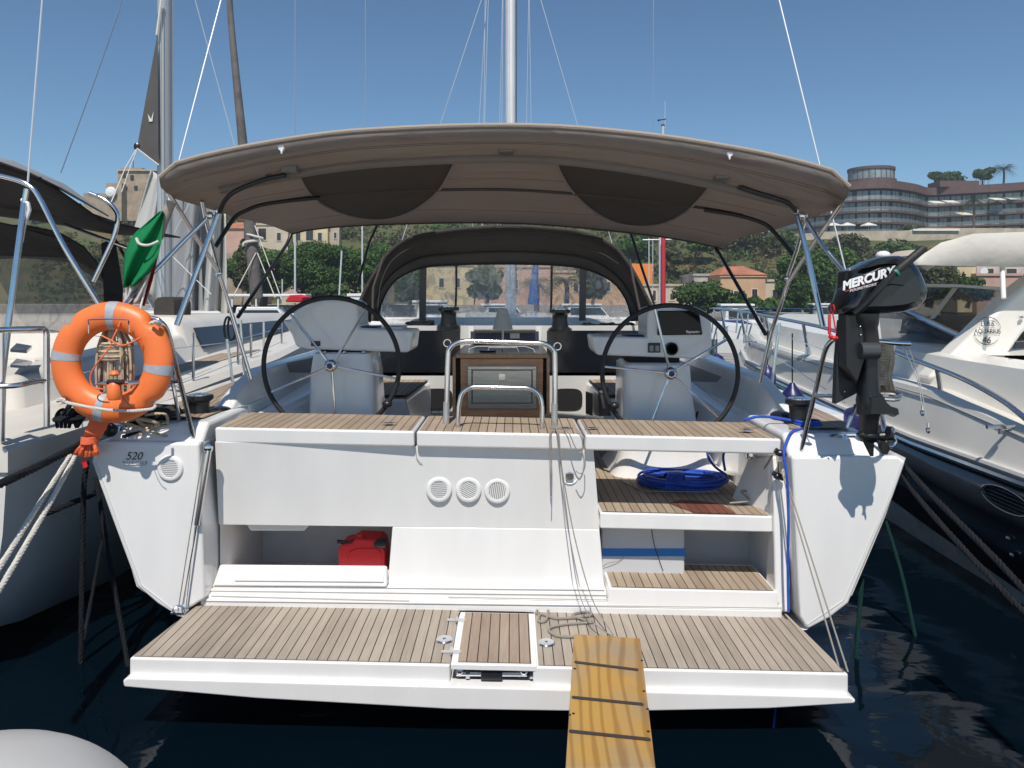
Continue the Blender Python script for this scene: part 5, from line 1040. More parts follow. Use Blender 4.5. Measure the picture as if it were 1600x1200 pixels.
MB().tube(spline([P(1270,668,4.75), P(1250,671,4.6), P(1236,676,4.48), P(1227,695,4.36), P(1225,712,4.33), P(1229,740,4.32), P(1231,770,4.325), P(1232,820,4.32), P(1231,880,4.33), P(1232,956,4.33)],6), .0078, 8).build('hanging_run', ropebl, t, smooth=True)
mb = MB()
for k in range(5): mb.torus(P(1262,666-k*2,4.75), .06+.008*(k%3), .009, 'Z', n=22, m=6)
mb.build('spare_loops', ropebl, t, smooth=True)
# grey cords from the grab rail
t = thing('grey_lashing_cord', 'thin grey cord tied to the grab rail foot and led down to the gangway plank', 'cord', P(866,670,4.4)); mb = MB()
for k in range(4): mb.torus(P(866+k,668,4.62), .022+.003*k, .004, 'Z', n=16, m=5)
mb.tube(spline([P(868,670,4.5), P(873,676,4.425), P(876,715,4.42), P(880,745,4.45), P(898,840,4.42), P(925,935,4.3), P(958,992,4.02)],6), .0034, 6)
mb.tube(spline([P(866,670,4.5), P(871,677,4.42), P(878,740,4.44), P(893,860,4.42), P(906,930,4.33), P(930,975,4.1), P(975,1003,3.95)],6), .003, 6)
mb.tube(spline([P(862,670,4.5), P(859,678,4.425), P(859,705,4.42), P(860,745,4.43), P(862,752,4.43)],5), .0034, 6).tube(spline([P(864,670,4.5), P(861,678,4.42), P(862,710,4.42), P(861,775,4.44)],5), .003, 6)
mb.tube(spline([P(872,669,4.5), P(888,676,4.425), P(897,695,4.41), P(905,708,4.41), P(912,700,4.42), P(912,684,4.43), P(900,670,4.46)],5), .0034, 6).tube(spline([P(914,706,4.42), P(914,730,4.43), P(908,740,4.43), P(900,736,4.45)],5), .003, 6)
mb.build('cord', ropegy, t, smooth=True)
# gangway plank
wp = bpy.data.materials.new('varnished_plank'); wp.use_nodes = True; nt = wp.node_tree; b = nt.nodes['Principled BSDF']; b.inputs['Roughness'].default_value = .5
tc = nt.nodes.new('ShaderNodeTexCoord'); mp = nt.nodes.new('ShaderNodeMapping'); mp.inputs['Scale'].default_value = (9, 1.6, 9); nt.links.new(tc.outputs['Object'], mp.inputs[0])
wv = nt.nodes.new('ShaderNodeTexWave'); wv.inputs['Scale'].default_value = .55; wv.inputs['Distortion'].default_value = 22; wv.inputs['Detail'].default_value = 4; wv.inputs['Detail Scale'].default_value = .35; nt.links.new(mp.outputs[0], wv.inputs[0])
n1 = nt.nodes.new('ShaderNodeTexNoise'); n1.inputs['Scale'].default_value = 3.2; n1.inputs['Detail'].default_value = 6; nt.links.new(tc.outputs['Object'], n1.inputs[0])
r1 = nt.nodes.new('ShaderNodeValToRGB'); nt.links.new(wv.outputs[0], r1.inputs[0]); r1.color_ramp.elements[0].color = (.29,.175,.06,1); r1.color_ramp.elements[1].color = (.39,.265,.105,1)
r1.color_ramp.elements[0].position = .05; r1.color_ramp.elements[1].position = .45
r2 = nt.nodes.new('ShaderNodeValToRGB'); nt.links.new(n1.outputs[0], r2.inputs[0]); r2.color_ramp.elements[0].color = (1.15,1.0,.6,1); r2.color_ramp.elements[1].color = (.82,.92,1.5,1); r2.color_ramp.elements[0].position = .4; r2.color_ramp.elements[1].position = .66
mx = nt.nodes.new('ShaderNodeMixRGB'); mx.blend_type = 'MULTIPLY'; mx.inputs[0].default_value = 1; nt.links.new(r1.outputs[0], mx.inputs[1]); nt.links.new(r2.outputs[0], mx.inputs[2]); nt.links.new(mx.outputs[0], b.inputs['Base Color'])
t = thing('gangway_plank', 'yellow varnished wooden gangway plank with dark grip strips resting on the stern platform', 'gangway', P(950,1000,3.98))
fa, fb = P(897,990,4.03), P(1000,998,4.03); na, nb_ = P(883.5,1200,2.95), P(1024.5,1200,2.95); _n = (nb_-na).cross(fa-na).normalized(); _o = Vector((0,0,CAMZ)); _d = P(1000,997,1)-_o; fb = _o+_d*((fa-_o).dot(_n)/_d.dot(_n))
ex = (na-fa)/(fa.y-na.y); ey = (nb_-fb)/(fb.y-nb_.y); na2 = na+ex*1.95; nb2 = nb_+ey*1.95; na2.z += .12; nb2.z += .12
dz = Vector((0,0,-.028))
pk = MB().hexa([na+dz, nb_+dz, fb+dz, fa+dz, na, nb_, fb, fa]); pk.build('board', wp, t, bevel=.004)
MB().hexa([na2+dz, nb2+dz, nb_+dz+Vector((0,-.002,0)), na+dz+Vector((0,-.002,0)), na2, nb2, nb_+Vector((0,-.002,0)), na+Vector((0,-.002,0))]).build('board_end', wp, t)
gs = mat('grip_strip', (.045,.038,.04), .85, bump=.6, bs=200)
for (xa, ya, xb, yb) in ((899,1035,996,1047),(895,1090,1004,1101),(891,1143,1015,1156)):
    def onp(x, y):   # intersection of the sight line with the board's top plane
        n_ = (fb-fa).cross(na-fa).normalized(); o = Vector((0,0,CAMZ)); d = P(x, y, 1)-o; return o+d*((fa-o).dot(n_)/d.dot(n_))
    a, b_ = onp(xa, ya), onp(xb, yb); w = Vector((0,.011,0)); u = Vector((0,0,.003)); e1 = (b_-a).normalized()*.006
    MB().prism([v+u for v in (a-w, b_-w, b_+e1, b_+w, a+w, a-e1)], [v+u*.1 for v in (a-w, b_-w, b_+e1, b_+w, a+w, a-e1)]).build('grip_strip', gs, t)
for x, y in ((1003,1032),(1006,1080),(1012,1108),(1013,1143),(898,1045),(896,1115),(890,1117)):
    p = onp(x, y)+Vector((0,0,.001)); MB().lathe([(.0,.0015),(.006,.001),(.007,-.001)], p, 'Z', 10).build('screw_hole', darkhole, t)
tag(rope_mb([on(838,4.34)+Vector((0,0,.012)), on(842,4.42)+Vector((0,0,.014)), on(856,4.4)+Vector((0,0,.014)), on(853,4.25)+Vector((0,0,.014)), on(842,4.24)+Vector((0,0,.014)), on(846,4.33)+Vector((0,0,.014)), on(870,4.28)+Vector((0,0,.014)), on(905,4.3)+Vector((0,0,.016)), on(925,4.33)+Vector((0,0,.02)), on(915,4.38)+Vector((0,0,.014)), on(895,4.33)+Vector((0,0,.014)), on(915,4.25)+Vector((0,0,.02)), on(925,4.24)+Vector((0,0,.014)), on(880,4.2)+Vector((0,0,.014)), on(858,4.14)+Vector((0,0,.014)), on(870,4.06)+Vector((0,0,.014)), on(900,4.05)+Vector((0,0,.014))], .008).build('loose_rope', ropegy, smooth=True), 'loose grey rope looped on the platform between hatch and plank', 'rope')
# lantern on the table
t = thing('table_lantern', 'white cone shaded lantern on a thin stem above the cockpit table', 'lantern', P(785,552,6.4))
MB().lathe([(.04,.0),(.085,-.17),(.082,-.172),(.036,-.002),(.0,.0)][:4], P(785.5,482.5,6.4), 'Z', 28).build('shade', mat('shade_white', (.62,.6,.55), .7), t, smooth=True)
MB().tube([P(785.5,484,6.4), P(785.5,549,6.4)], .008, 8).lathe([(.05,0),(.045,.012),(.0,.015)], P(785,552,6.4), 'Z', 16).build('stem', chrome, t, smooth=True)
t = thing('serving_tray', 'shallow metal tray with lid lying on the cockpit table', 'tray', P(790,552,6.25))
MB().lathe([(.0,.0),(.17,.0),(.2,.025),(.19,.025),(.165,.006)], P(792,553,6.45), 'Z', 28).build('dish', steel, t, smooth=True); MB().lathe([(.0,.0),(.06,.0),(.07,.03)], P(762,553,6.35), 'Z', 16).build('bowl', blackp, t, smooth=True)
# rope piles by the winches on the coachroof
for (xa, xb, y, m_, l_) in ((634,682,511,ropek,'dark rope pile on the coachroof left of the port winch'), (895,990,514,ropek,'dark rope pile on the coachroof right of the starboard winch')):
    mb = MB(); t = thing('sheet_pile', l_, 'rope', P((xa+xb)/2, y, 8.4))
    for i in range(9):
        w = rope_mb([P(random.uniform(xa,xb), random.uniform(y-9,y+3), random.uniform(8.2,8.7)) for _ in range(6)], .014); mb.add(w.v, w.f)
    mb.build('loops', m_, t, smooth=True)
# mooring lines
def line(label, pts, r, m, name='mooring_line'):
    return tag(rope_mb([P(*p) if len(p) == 3 else p for p in pts], r).build(name, m, smooth=True), label, 'rope')
line('upper thick black mooring rope from the neighbouring yacht to the corner below the orange tassel', [(-60,783,3.3),(40,738,3.8),(135,690,4.4)], .022, ropek)
line('lower thick black mooring rope passing in front of the grey hull', [(72,802,4.6),(110,787,4.7),(155,768,4.9)], .02, ropek)
line('left of the two braided white mooring ropes crossing the grey hull', [(-25,925,3.3),(60,790,3.9),(110,712,4.4)], .014, ropew)
line('right of the two braided white mooring ropes crossing the grey hull', [(-15,945,3.3),(70,800,3.9),(122,705,4.4)], .014, ropew)
line('black mooring rope dropping straight into the water left of the stern', [(136,720,4.5),(130,790,4.5),(126,1060,4.5)], .016, ropek)
line('thin dark twisted rope running into the water close beside the port stern', [(150,745,4.7),(168,860,4.6),(195,1010,4.5),(205,1080,4.4)], .014, ropek)
line('thin dark twisted rope slanting left into the water', [(162,830,4.9),(140,950,4.8),(120,1050,4.6)], .012, ropek)
line('upper of the two thick dark ropes from the starboard quarter to the quay', [(1407,720,4.5),(1450,768,4.2),(1560,878,3.7),(1680,1010,3.2)], .017, ropek)
line('lower of the two thick dark ropes from the starboard quarter to the quay', [(1405,735,4.5),(1445,790,4.2),(1550,905,3.7),(1680,1035,3.2)], .016, ropek)
line('green mooring rope slanting down into the water right of the stern', [(1384,815,5.2),(1412,910,5.0),(1450,1090,4.7),(1470,1160,4.5)], .012, ropeg)
line('dark green twisted rope hanging into the water beside the starboard hull', [(1347,905,4.7),(1340,990,4.6),(1337,1080,4.5)], .014, ropeg)
line('thin blue rope end dropping into the water below the platform', [(1212,1104,3.9),(1207,1150,3.8),(1195,1220,3.7)], .006, ropebl)
tag(MB().ell((-1.32, 1.9, .66), .43, .36, .36, 48, 28).build('pontoon_fender', mat('fender_white', (.46,.46,.45), .5, var=.08, vs=2), smooth=180), 'big round white fender at the bottom left corner', 'fender')
# ================================================================ neighbouring yacht on the left
L = thing('grey_hulled_yacht', 'neighbouring grey hulled sailing yacht at the left with dark bimini and sprayhood', 'sailing yacht', (-5.0, 4.3, 0))
hullg = mat('grey_hull', (.66,.655,.63), .28, var=.12, vs=.8, coat=.3); gelc = mat('cream_gelcoat', (.66,.63,.57), .4, var=.05)
canvk = mat('black_canvas', (.022,.02,.021), .85, var=.15, vs=3, bump=.4, bs=120, spec=.15, fold=.5, fs=5)
def BL(name, m, mb, par=None, **k): return mb.build(name, m, par or L, **k)
def lring(D, w, zt, keel, tuck):
    cx = -5.05; o = []
    for s in (1, -1):
        pts = [(w, zt), (w*.99, zt*.7), (w*.965, zt*.38), (w*.88, tuck*.2), (w*.4, keel)]
        if s < 0: pts = pts[::-1]
        o += [Vector((cx+s*a, D, b_)) for a, b_ in pts]
    return o
BL('hull', hullg, MB().loft([lring(4.3,2.22,1.16,.4,1.2), lring(4.8,2.25,1.17,.2,.6), lring(6,2.3,1.2,-.1,-.1), lring(9,2.3,1.3,-.4,-.5), lring(13,1.9,1.4,-.4,-.5), lring(17,1.0,1.5,-.3,-.4), lring(19,.05,1.6,.2,0)]), smooth=50)
BL('deck', gelc, MB().loft([[Vector((-5.05+s*w, D, z)) for s, z in ((-1,zt),(1,zt),(1,zt+.12),(.97,zt+.17),(-.97,zt+.17),(-1,zt+.12))] for D, w, zt in ((4.28,2.24,1.165),(6,2.32,1.205),(9,2.32,1.305),(13,1.92,1.41),(17,1.02,1.51),(19,.06,1.61))]), smooth=30)
BL('transom_corner', gelc, MB().hexa([(-3.6,4.05,.78),(-2.95,4.2,.82),(-2.9,4.5,.8),(-3.6,4.5,.8),(-3.5,4.0,1.22),(-2.92,4.12,1.24),(-2.84,4.6,1.30),(-3.5,4.6,1.32)]), bevel=.06, seg=3)
BL('side_deck_teak', teakB, MB().poly([(-3.95,4.7,1.345),(-3.28,5.0,1.345),(-3.15,7,1.4),(-3.15,9,1.49),(-3.4,9,1.49),(-3.5,6.5,1.39)]))
BL('cockpit_coaming', gelc, MB().hexa([(-3.95,4.9,1.3),(-3.38,5.3,1.3),(-3.5,9,1.4),(-4.1,9,1.4),(-4.05,5.1,1.52),(-3.6,5.6,1.58),(-3.7,9,1.75),(-4.1,9,1.75)]), bevel=.05, seg=3)
for y in (536, 560): BL('deck_hatch', mat('hatch_dark', (.02,.03,.06), .15), MB().hexa([P(16,y+34-20,5.6),P(42,y+34-18,5.6),P(50,y+28-20,6.1),P(26,y+22-18,6.1)]+[P(a,b_,c_)+Vector((0,0,.02)) for a,b_,c_ in ((16,y+14,5.6),(42,y+16,5.6),(50,y+8,6.1),(26,y+4,6.1))]))
cr_ = BL('coachroof', gelc, MB().hexa([(-6.3,8.4,1.4),(-3.5,8.4,1.4),(-3.75,15,1.5),(-6.2,15,1.5),(-6.1,8.6,1.96),(-3.75,8.6,1.93),(-4.2,14.5,1.85),(-5.9,14.5,1.85)]), bevel=.1, seg=3)
BL('cabin_window', smoke_w := mat('cabin_glass', (.02,.02,.024), .25, spec=.3), MB().hexa([(-3.555,8.9,1.56),(-3.74,12.8,1.58),(-3.76,12.8,1.58),(-3.575,8.9,1.56),(-3.66,8.9,1.83),(-3.9,12.8,1.76),(-3.92,12.8,1.76),(-3.68,8.9,1.83)]).v and MB().poly([(-3.565,8.85,1.56),(-3.74,13,1.60),(-3.88,13,1.76),(-3.67,8.85,1.79)]), solid=.01)
BL('hatch_cover', canv, MB().loft([[Vector((-4.35+.13*math.copysign(abs(math.cos(a))**.6, math.cos(a)), 9.6+dy, 1.98+.17*math.copysign(abs(math.sin(a))**.6, math.sin(a)))) for a in [k*math.pi/8 for k in range(16)]] for dy in (0,.5)]), smooth=True)
for k, (x, y0, y1, D) in enumerate(((73,666,516,4.35),(2,690,512,4.25))):
    BL('stern_rail_post', chrome, MB().ptube([(x,y1+6,D),(x,y0,D)], .0165, 10), smooth=True)
BL('stern_rail', chrome, MB().ptube([(-40,518,4.1),(10,515,4.2),(55,514,4.3),(69,515,4.34),(73,524,4.35)], .016, 10, 5), smooth=True); BL('middle_rail', chrome, MB().ptube([(-40,604,4.15),(20,603,4.2),(55,596,4.3),(73,594,4.35)], .015, 10, 4), smooth=True)
BL('lifeline', chrome, MB().ptube([(73,516,4.35),(110,520,5.4),(190,530,8),(230,534,10)], .003, 5).ptube([(73,594,4.35),(118,585,5.4),(190,570,8),(230,566,10)], .003, 5))
for x, yb, yt, D in ((302,612,520,6.8),(224,575,520,8.2),(250,565,515,9.5),(310,560,505,9.5),(318,552,500,10.5),(330,548,498,11.5),(345,540,495,13),(372,592,512,8),(392,582,506,8.6),(412,572,502,9.2),(440,562,500,10.4),(354,560,500,11)):
    BL('stanchion', chrome, MB().ptube([(x,yb,D),(x,yt,D)], .013, 7))
# dark bimini, hoops and hood of the left yacht
brow = []
for D, pts in ((4.7,((-60,262),(0,262),(45,276),(90,296))),(5.4,((-60,275),(0,280),(80,312),(160,345))),(6.2,((-60,300),(20,312),(120,348),(195,352))),(7.4,((-60,330),(60,345),(180,366),(282,371)))):
    brow.append([P(x, y, D) for x, y in pts])
bl_m = BL('bimini', canvk, MB().sheet([[P(-60,240,4.6),P(0,254,4.6),P(45,270,4.65),P(92,293,4.7)]]+brow), smooth=60, solid=.012)
BL('bimini_top', mat('bimini_grey', (.25,.26,.27), .8), MB().sheet([[P(-60,236,4.62),P(0,253,4.62),P(45,268,4.66),P(92,292,4.71)],[P(-60,232,5.6),P(20,252,5.6),P(100,288,5.7),P(170,338,5.8)]]), bl_m, solid=.01)
BL('hood', canvk, MB().sheet([[P(-40,352,7.0),P(40,352,7.0),P(90,362,7.0),P(130,385,7.0),P(160,420,7.0)],[P(-40,405,7.4),P(40,403,7.4),P(85,406,7.4),P(110,410,7.4),P(160,440,7.4)]]), solid=.012)
BL('hood', canvk, MB().sheet([[P(-40,340,6.6),P(20,352,6.6),P(70,366,6.6),P(110,378,6.6)],[P(-40,372,6.8),P(20,374,6.8),P(70,380,6.8),P(95,384,6.8)]]), solid=.012)
BL('hood_pillar', canvk, MB().hexa([P(163,480,7.0),P(197,480,7.0),P(197,480,7.4),P(163,480,7.4),P(158,380,7.0),P(180,372,7.0),P(180,372,7.4),P(158,380,7.4)]))
BL('hood_window', pane('amber_vinyl', (.13,.11,.08), .6, .1, .2), MB().poly([P(-60,398,7.3),P(160,404,7.3),P(164,480,7.2),P(120,520,7.1),P(-60,522,7.1)]))
tr = BL('rear_hoop', chrome, MB().ptube([(-30,268,4.5),(22,280,4.5),(45,290,4.5),(62,310,4.5),(100,385,4.5),(155,475,4.55)], .0145, 10, 6), smooth=True)
BL('front_hoop', chrome, MB().ptube([(140,302,5.5),(163,312,5.5),(178,325,5.5),(184,340,5.5),(178,370,5.5),(160,410,5.5),(146,440,5.5)], .016, 10, 6), smooth=True)
BL('backstay_adjuster', chrome, MB().ptube([(42,295,4.5),(38,318,4.5)], .016, 10).ptube([(38,318,4.5),(30,380,4.45),(14,500,4.4),(2,600,4.35)], .0175, 10), smooth=True); BL('adjuster_bracket', alu, MB().ptube([(34,312,4.5),(44,318,4.5),(46,328,4.5),(38,350,4.5),(33,378,4.47)], .012, 8), smooth=True)
BL('backstay', mat_wire, MB().tube([P(43,292,4.5), P(66,0,5.0), P(80,-180,5.3)], .006, 6)); BL('turnbuckle', chrome, MB().ptube([(6,600,4.32),(4,690,4.3)], .012, 8))
for a, b_, c_, d_ in ((176,368,240,480),(100,350,235,400)): BL('hood_strut', chrome, MB().ptube([(a,b_,7),(c_,d_,6.5)], .014, 8))
lm = BL('mast', mat('old_alloy', (.42,.45,.47), .45, .3), MB().loft([[Vector((pxx(257.5,11.2)+.095*math.cos(a), 11.2+.14*math.sin(a), z)) for a in [k*math.pi/8 for k in range(16)]] for z in (1.6, 22)]), smooth=True)
for x in (262.5, 270, 252): BL('halyard', ropegy, MB().tube([P(x,0,11), P(x+1,520,11)], .006, 5), lm)
BL('staysail', mat('charcoal_sail', (.09,.085,.085), .85, var=.12, trans=.1), MB().add([P(246,20,11),P(245,60,11),P(214,232,11),P(248,257,11)], [(0,1,2,3)]), lm, solid=.01)
BL('sail_patch', gel2, MB().pxp([(231,178),(236,186),(240,174),(238,190),(233,190)], 10.98, 10.985), lm)
BL('sail_edge', ropew, MB().ptube([(252,0,11),(245,55,11)], .02, 6).ptube([(214,232,10.98),(248,258,10.98)], .012, 5), lm); BL('sail_clew', blackp, MB().ell(P(214,229,11), .05,.03,.06,8,6), lm)
BL('clew_line', ropew, MB().ptube([(213,233,11),(196,262,10.5),(172,320,9)], .008, 5).ptube([(214,233,11),(203,262,10.5),(190,300,9.5)], .006, 5), lm)
t = thing('hanging_rope_loop', 'black rope loop hanging from a stanchion left of the port wheel', 'rope', P(360,500,8))
MB().ptube([(352,528,8),(350,512,8),(353,498,8),(358,496,8),(364,506,8),(367,522,8),(363,531,8),(358,528,8),(356,512,8),(358,497,8)], .012, 6, 4).build('loop', ropek, t, smooth=True)
MB().ptube([(240,600,9),(300,570,9.4),(345,555,10),(372,552,9),(405,548,9.5)], .02, 8, 4).build('deck_line', ropegy, t)
# big loosely set sail beside it belongs to a third yacht
sailw = mat('white_sailcloth', (.60,.60,.57), .7, var=.06, vs=1.2, trans=.25); sailg = mat('grey_sailcloth', (.36,.37,.38), .75, var=.1, vs=1, trans=.2)
G = thing('white_hulled_sailboat', 'white sailboat beyond the grey hulled yacht with a large loosely hanging white sail', 'sailing boat', P(300,470,16))
def sail(nm, m, cols, D, amp=.25, ph=0):
    rows_ = []
    for i in range(17):
        s_ = i/16; row = []
        for j in range(25):
            u = j/24; x = cols[0][0]*(1-u)*(1-s_)+cols[1][0]*u*(1-s_)+cols[3][0]*(1-u)*s_+cols[2][0]*u*s_; y = cols[0][1]*(1-u)*(1-s_)+cols[1][1]*u*(1-s_)+cols[3][1]*(1-u)*s_+cols[2][1]*u*s_
            row.append(P(x, y, D+amp*math.sin(u*7+ph+s_*1.5)+amp*.4*math.sin(u*17+s_*3)))
        rows_.append(row)
    MB().sheet(rows_).build(nm, m, G, smooth=180, solid=.02)
sail('sail', sailw, [(236,266),(258,280),(245,470),(192,418)], 15.3, .12); sail('sail_fold', sailg, [(250,290),(330,318),(332,500),(240,520)], 15, .3); sail('sail_bunt', sailw, [(330,300),(352,330),(356,512),(316,512)], 14.6, .2, 2)
sail('sail_shadow_fold', sailg, [(285,300),(312,305),(318,500),(282,505)], 14.8, .15, 1)
MB().loft([[Vector((pxx(296,15)+s*w, D, z)) for s, z in ((-1,1.3),(-.8,.1),(.8,.1),(1,1.3))] for D, w in ((14,2.1),(22,1.9),(27,.1))]).build('hull', whitep, G); MB().hexa([P(200,505,14),P(352,505,14),P(340,492,20),P(230,492,20),P(215,486,14.3),P(345,486,14.3),P(335,480,20),P(240,480,20)]).build('cabin', gel2, G, bevel=.05)
MB().poly([P(250,500,13.98),P(310,500,13.98),P(308,490,14.1),P(252,490,14.1)]).build('cabin_window', dglass, G)
for x, y0, x2, y2 in ((305,300,258,392),(240,372,330,460),(305,0,368,232)): MB().ptube([(x,y0,14.2),(x2,y2,14.2)], .009, 5).build('shroud', mat_wire, G)
tag(MB().ptube([(356,-60,18),(360,20,18),(368,110,18),(376,190,18),(380,232,18),(392,370,18),(401,465,18)], [.06,.07,.085,.1,.11,.14,.15], 12, 4).build('furled_headsail', mat('furled_brown', (.13,.12,.115), .9, bump=.8, bs=7, var=.25), smooth=True), 'tall furled brown grey headsail rolled round its stay left of the bimini', 'furled sail')
tag(MB().ptube([(386,366,17.9),(398,369,17.8),(412,374,17.9),(384,378,17.8),(380,384,17.8)], .03, 6, 3).ptube([(400,395,17.9),(365,462,17.5)], .012, 5).ptube([(402,395,17.9),(430,465,17.5)], .012, 5).ptube([(398,352,17.9),(440,468,17.5)], .012, 5).build('furling_lashing', ropew, smooth=True), 'white lashing ropes knotted round the furled brown headsail', 'rope')
tag(MB().tube([P(95,270,30), P(150,120,30), P(185,20,30), P(200,-40,30)], .02, 5).build('distant_stay', mat('dim_wire', (.2,.24,.3), .6)), 'thin dark slanted wire against the sky at the upper left', 'wire')
# ================================================================ motor yacht on the right
MY = thing('motor_yacht', 'cream motor yacht with a navy hull moored at the right', 'motor yacht', (5.2, 5, 0))
crm = mat('yacht_cream', (.78,.76,.70), .35, var=.05, vs=1.5, coat=.3); nav = mat('navy_hull', (.008,.011,.022), .14, var=.3, vs=.7, coat=.6); boot = mat('boot_stripe', (.74,.74,.70), .5, var=.3, vs=2)
def BM(name, m, mb, par=None, **k): return mb.build(name, m, par or MY, **k)
st_ = [(2.6,3.42),(3.6,3.42),(5,3.42),(6.5,3.43),(8,3.46),(10,3.52),(12,3.68),(13.5,4.05),(14.6,4.6),(15.2,5.3)]
def dz_(D): return 1.355+.018*(D-6.5) if D > 6.5 else 1.355-.115*(6.5-max(D, 4.6))     # deck edge
def rz(D): return .90+.04*(D-7) if D > 7 else .90         # rubbing strake
def wz(D): return min(.6, .095+.076*(D-5.2))
R0 = []; R1 = []; R2 = []; R3 = []; R4 = []
for D, X, *_ in st_:
    fl2 = .05+.012*max(0, D-5)
    R0.append(Vector((X+fl2*2+.26, D, -.35))); R1.append(Vector((X+fl2+.12, D, -.12))); R2.append(Vector((X+.07+fl2*.6, D, wz(D)))); R3.append(Vector((X, D, rz(D)))); R4.append(Vector((X+.1, D, dz_(D))))
mir = lambda r: [Vector((10.8-p.x, p.y, p.z)) for p in r]
BM('hull', nav, MB().sheet([R2, R3]).sheet([mir(R2), mir(R3)]), smooth=60, solid=.01); BM('boot_stripe', boot, MB().sheet([R1, R2]).sheet([mir(R1), mir(R2)]), smooth=60); BM('hull_bottom', blackp, MB().sheet([R0, R1]).sheet([mir(R0), mir(R1)]))
bw = [p+Vector((-.004,0,.012)) for p in R3]; BM('topsides', crm, MB().sheet([bw, R4]).sheet([mir(bw), mir(R4)]), smooth=60)
BM('rub_rail', chrome, MB().tube([p+Vector((-.03,0,.0)) for p in R3], .03, 8), smooth=True); BM('rub_rail_band', gel2, MB().tube([p+Vector((-.015,0,.05)) for p in R3], .03, 8), smooth=True)
BM('sheer_line', inkg, MB().tube([p.lerp(q, .9)+Vector((-.012,0,0)) for p, q in zip(R3, R4)], .006, 5))
inn_ = [p+Vector((.2,0,.0)) for p in R4]; up = [Vector((p.x+.28, p.y, 1.60+.022*max(0, p.y-6))) for p in R4]; up2 = [Vector((p.x+.5, p.y, 1.64+.022*max(0, p.y-6))) for p in R4]
cap = [p+Vector((.03,0,.035)) for p in R4]
BM('side_deck', crm, MB().sheet([R4, cap, inn_, up, up2]).sheet([mir(R4), mir(inn_), mir(up)]), smooth=45)
BM('deck', crm, MB().sheet([up2[3:], mir(up2)[3:]]), smooth=True)
# bow rail
rt = []; 
for D, X, *_ in st_[2:]:
    k = min(1, (D-4.5)/2.5); rt.append(Vector((X+.17, D, dz_(D)+.14+.38*k)))
rt = [Vector((3.62,4.15,1.06)), Vector((3.6,4.7,1.26))]+rt[0:]
rt2 = spline([P(1660,705,4.95), P(1600,652,5.3), P(1560,622,5.6), P(1500,590,6.05), P(1430,563,6.8), P(1360,536,7.6), P(1290,513,8.7), P(1230,500,9.9), P(1160,487,12), P(1115,482,14)], 5)
BM('bow_rail', chrome, MB().tube(rt2, .022, 10), smooth=True)
for x, yt, yb, D in ((1467,577,634,6.4),(1318,522,566,8.2),(1258,506,552,9.4),(1200,495,542,10.8),(1160,487,532,12),(1130,483,522,13.4)):
    BM('rail_stanchion', chrome, MB().ptube([(x-3,yt,D),(x+1,yt+22,D),(x+5,yb,D)], .02, 8, 3), smooth=True); BM('stanchion_foot', chrome, MB().ptube([(x+4,yb-10,D),(x+5,yb+2,D)], [.024,.04], 10), smooth=True)
for x, y, D in ((1564,678,5.4),(1172,540,11.6)): 
    p = P(x, y, D); BM('deck_cleat', chrome, MB().tube([p+Vector((-.1,0,.05)), p+Vector((.1,0,.05))], .016, 8).tube([p, p+Vector((0,0,.05))], .02, 8), smooth=True)
# windshield, arch, canvas top
BM('windshield', tint, MB().poly([P(1436,447,8.3),P(1500,448,8.6),P(1585,454,8.8),P(1620,460,8.8),P(1620,560,7.4),P(1500,545,7.6),P(1440,515,7.8),P(1400,490,8.2)]))
BM('side_window', tint, MB().poly([P(1372,480,8.3),P(1420,482,8.1),P(1500,520,7.6),P(1570,552,7.3),P(1540,580,7.2),P(1470,556,7.6),P(1378,535,8.2)]))
BM('window_frame', mat('frame_white', (.6,.6,.57), .4), MB().ptube([(1434,446,8.3),(1500,447,8.6),(1590,453,8.8)], .02, 8))
BM('window_frame', chrome, MB().ptube([(1405,482,8.1),(1440,497,7.8),(1500,525,7.5),(1570,555,7.2)], .03, 8, 3), smooth=True); BM('window_mullion', mat('mullion_cream', (.55,.53,.45), .5), MB().hexa([P(1452,498,7.9),P(1460,498,7.9),P(1460,498,8),P(1452,498,8),P(1488,450,8.5),P(1497,450,8.5),P(1497,450,8.6),P(1488,450,8.6)]))
BM('window_base', chrome, MB().ptube([(1378,536,8.1),(1420,548,7.6),(1470,560,7.6),(1520,574,7.2)], .035, 8), smooth=True)
BM('cabin_interior', mat('cabin_dark', (.05,.06,.06), .6), MB().hexa([P(1400,560,9.2),P(1620,575,8.0),P(1620,575,9.5),P(1400,560,9.6),P(1410,498,9.2),P(1620,500,8.4),P(1620,500,9.5),P(1410,498,9.6)]))
BM('helm_cover', mat('cover_grey', (.2,.2,.2), .8), MB().ell(P(1500,508,8.6), .6,.4,.12,16,8), smooth=True)
arch = [(1450,592),(1468,574),(1540,502),(1572,470),(1600,446),(1700,370),(1760,400),(1700,440),(1640,480),(1600,522),(1578,552),(1566,570),(1568,600)]
ar = BM('radar_arch', crm, MB().pxp(arch, 6.8, 7.05), bevel=.05, seg=4)
BM('cockpit_interior', mat('cockpit_beige', (.42,.38,.31), .7), MB().box(4.3,7.2,4.2,7.0,1.22,1.3)); BM('dark_stripe', nav, MB().pxp([(1588,534),(1640,530),(1640,543),(1585,545)], 6.1, 6.12))
for k, (x, y) in enumerate(((1541,601),(1552,624),(1596,496))):
    BM('snap_fitting', chrome, MB().tube([P(x-3,y+3,6.77), P(x+4,y-3,6.77)], .008, 6).ell(P(x,y,6.77), .02,.012,.014,8,6))
ct = [[P(x, y, D) for x, y in pts] for D, pts in ((6.6,((1428,409),(1440,400),(1470,380),(1520,366),(1600,363),(1760,363))),(6.55,((1426,414),(1440,414),(1480,415),(1530,416),(1600,417),(1760,418))))]
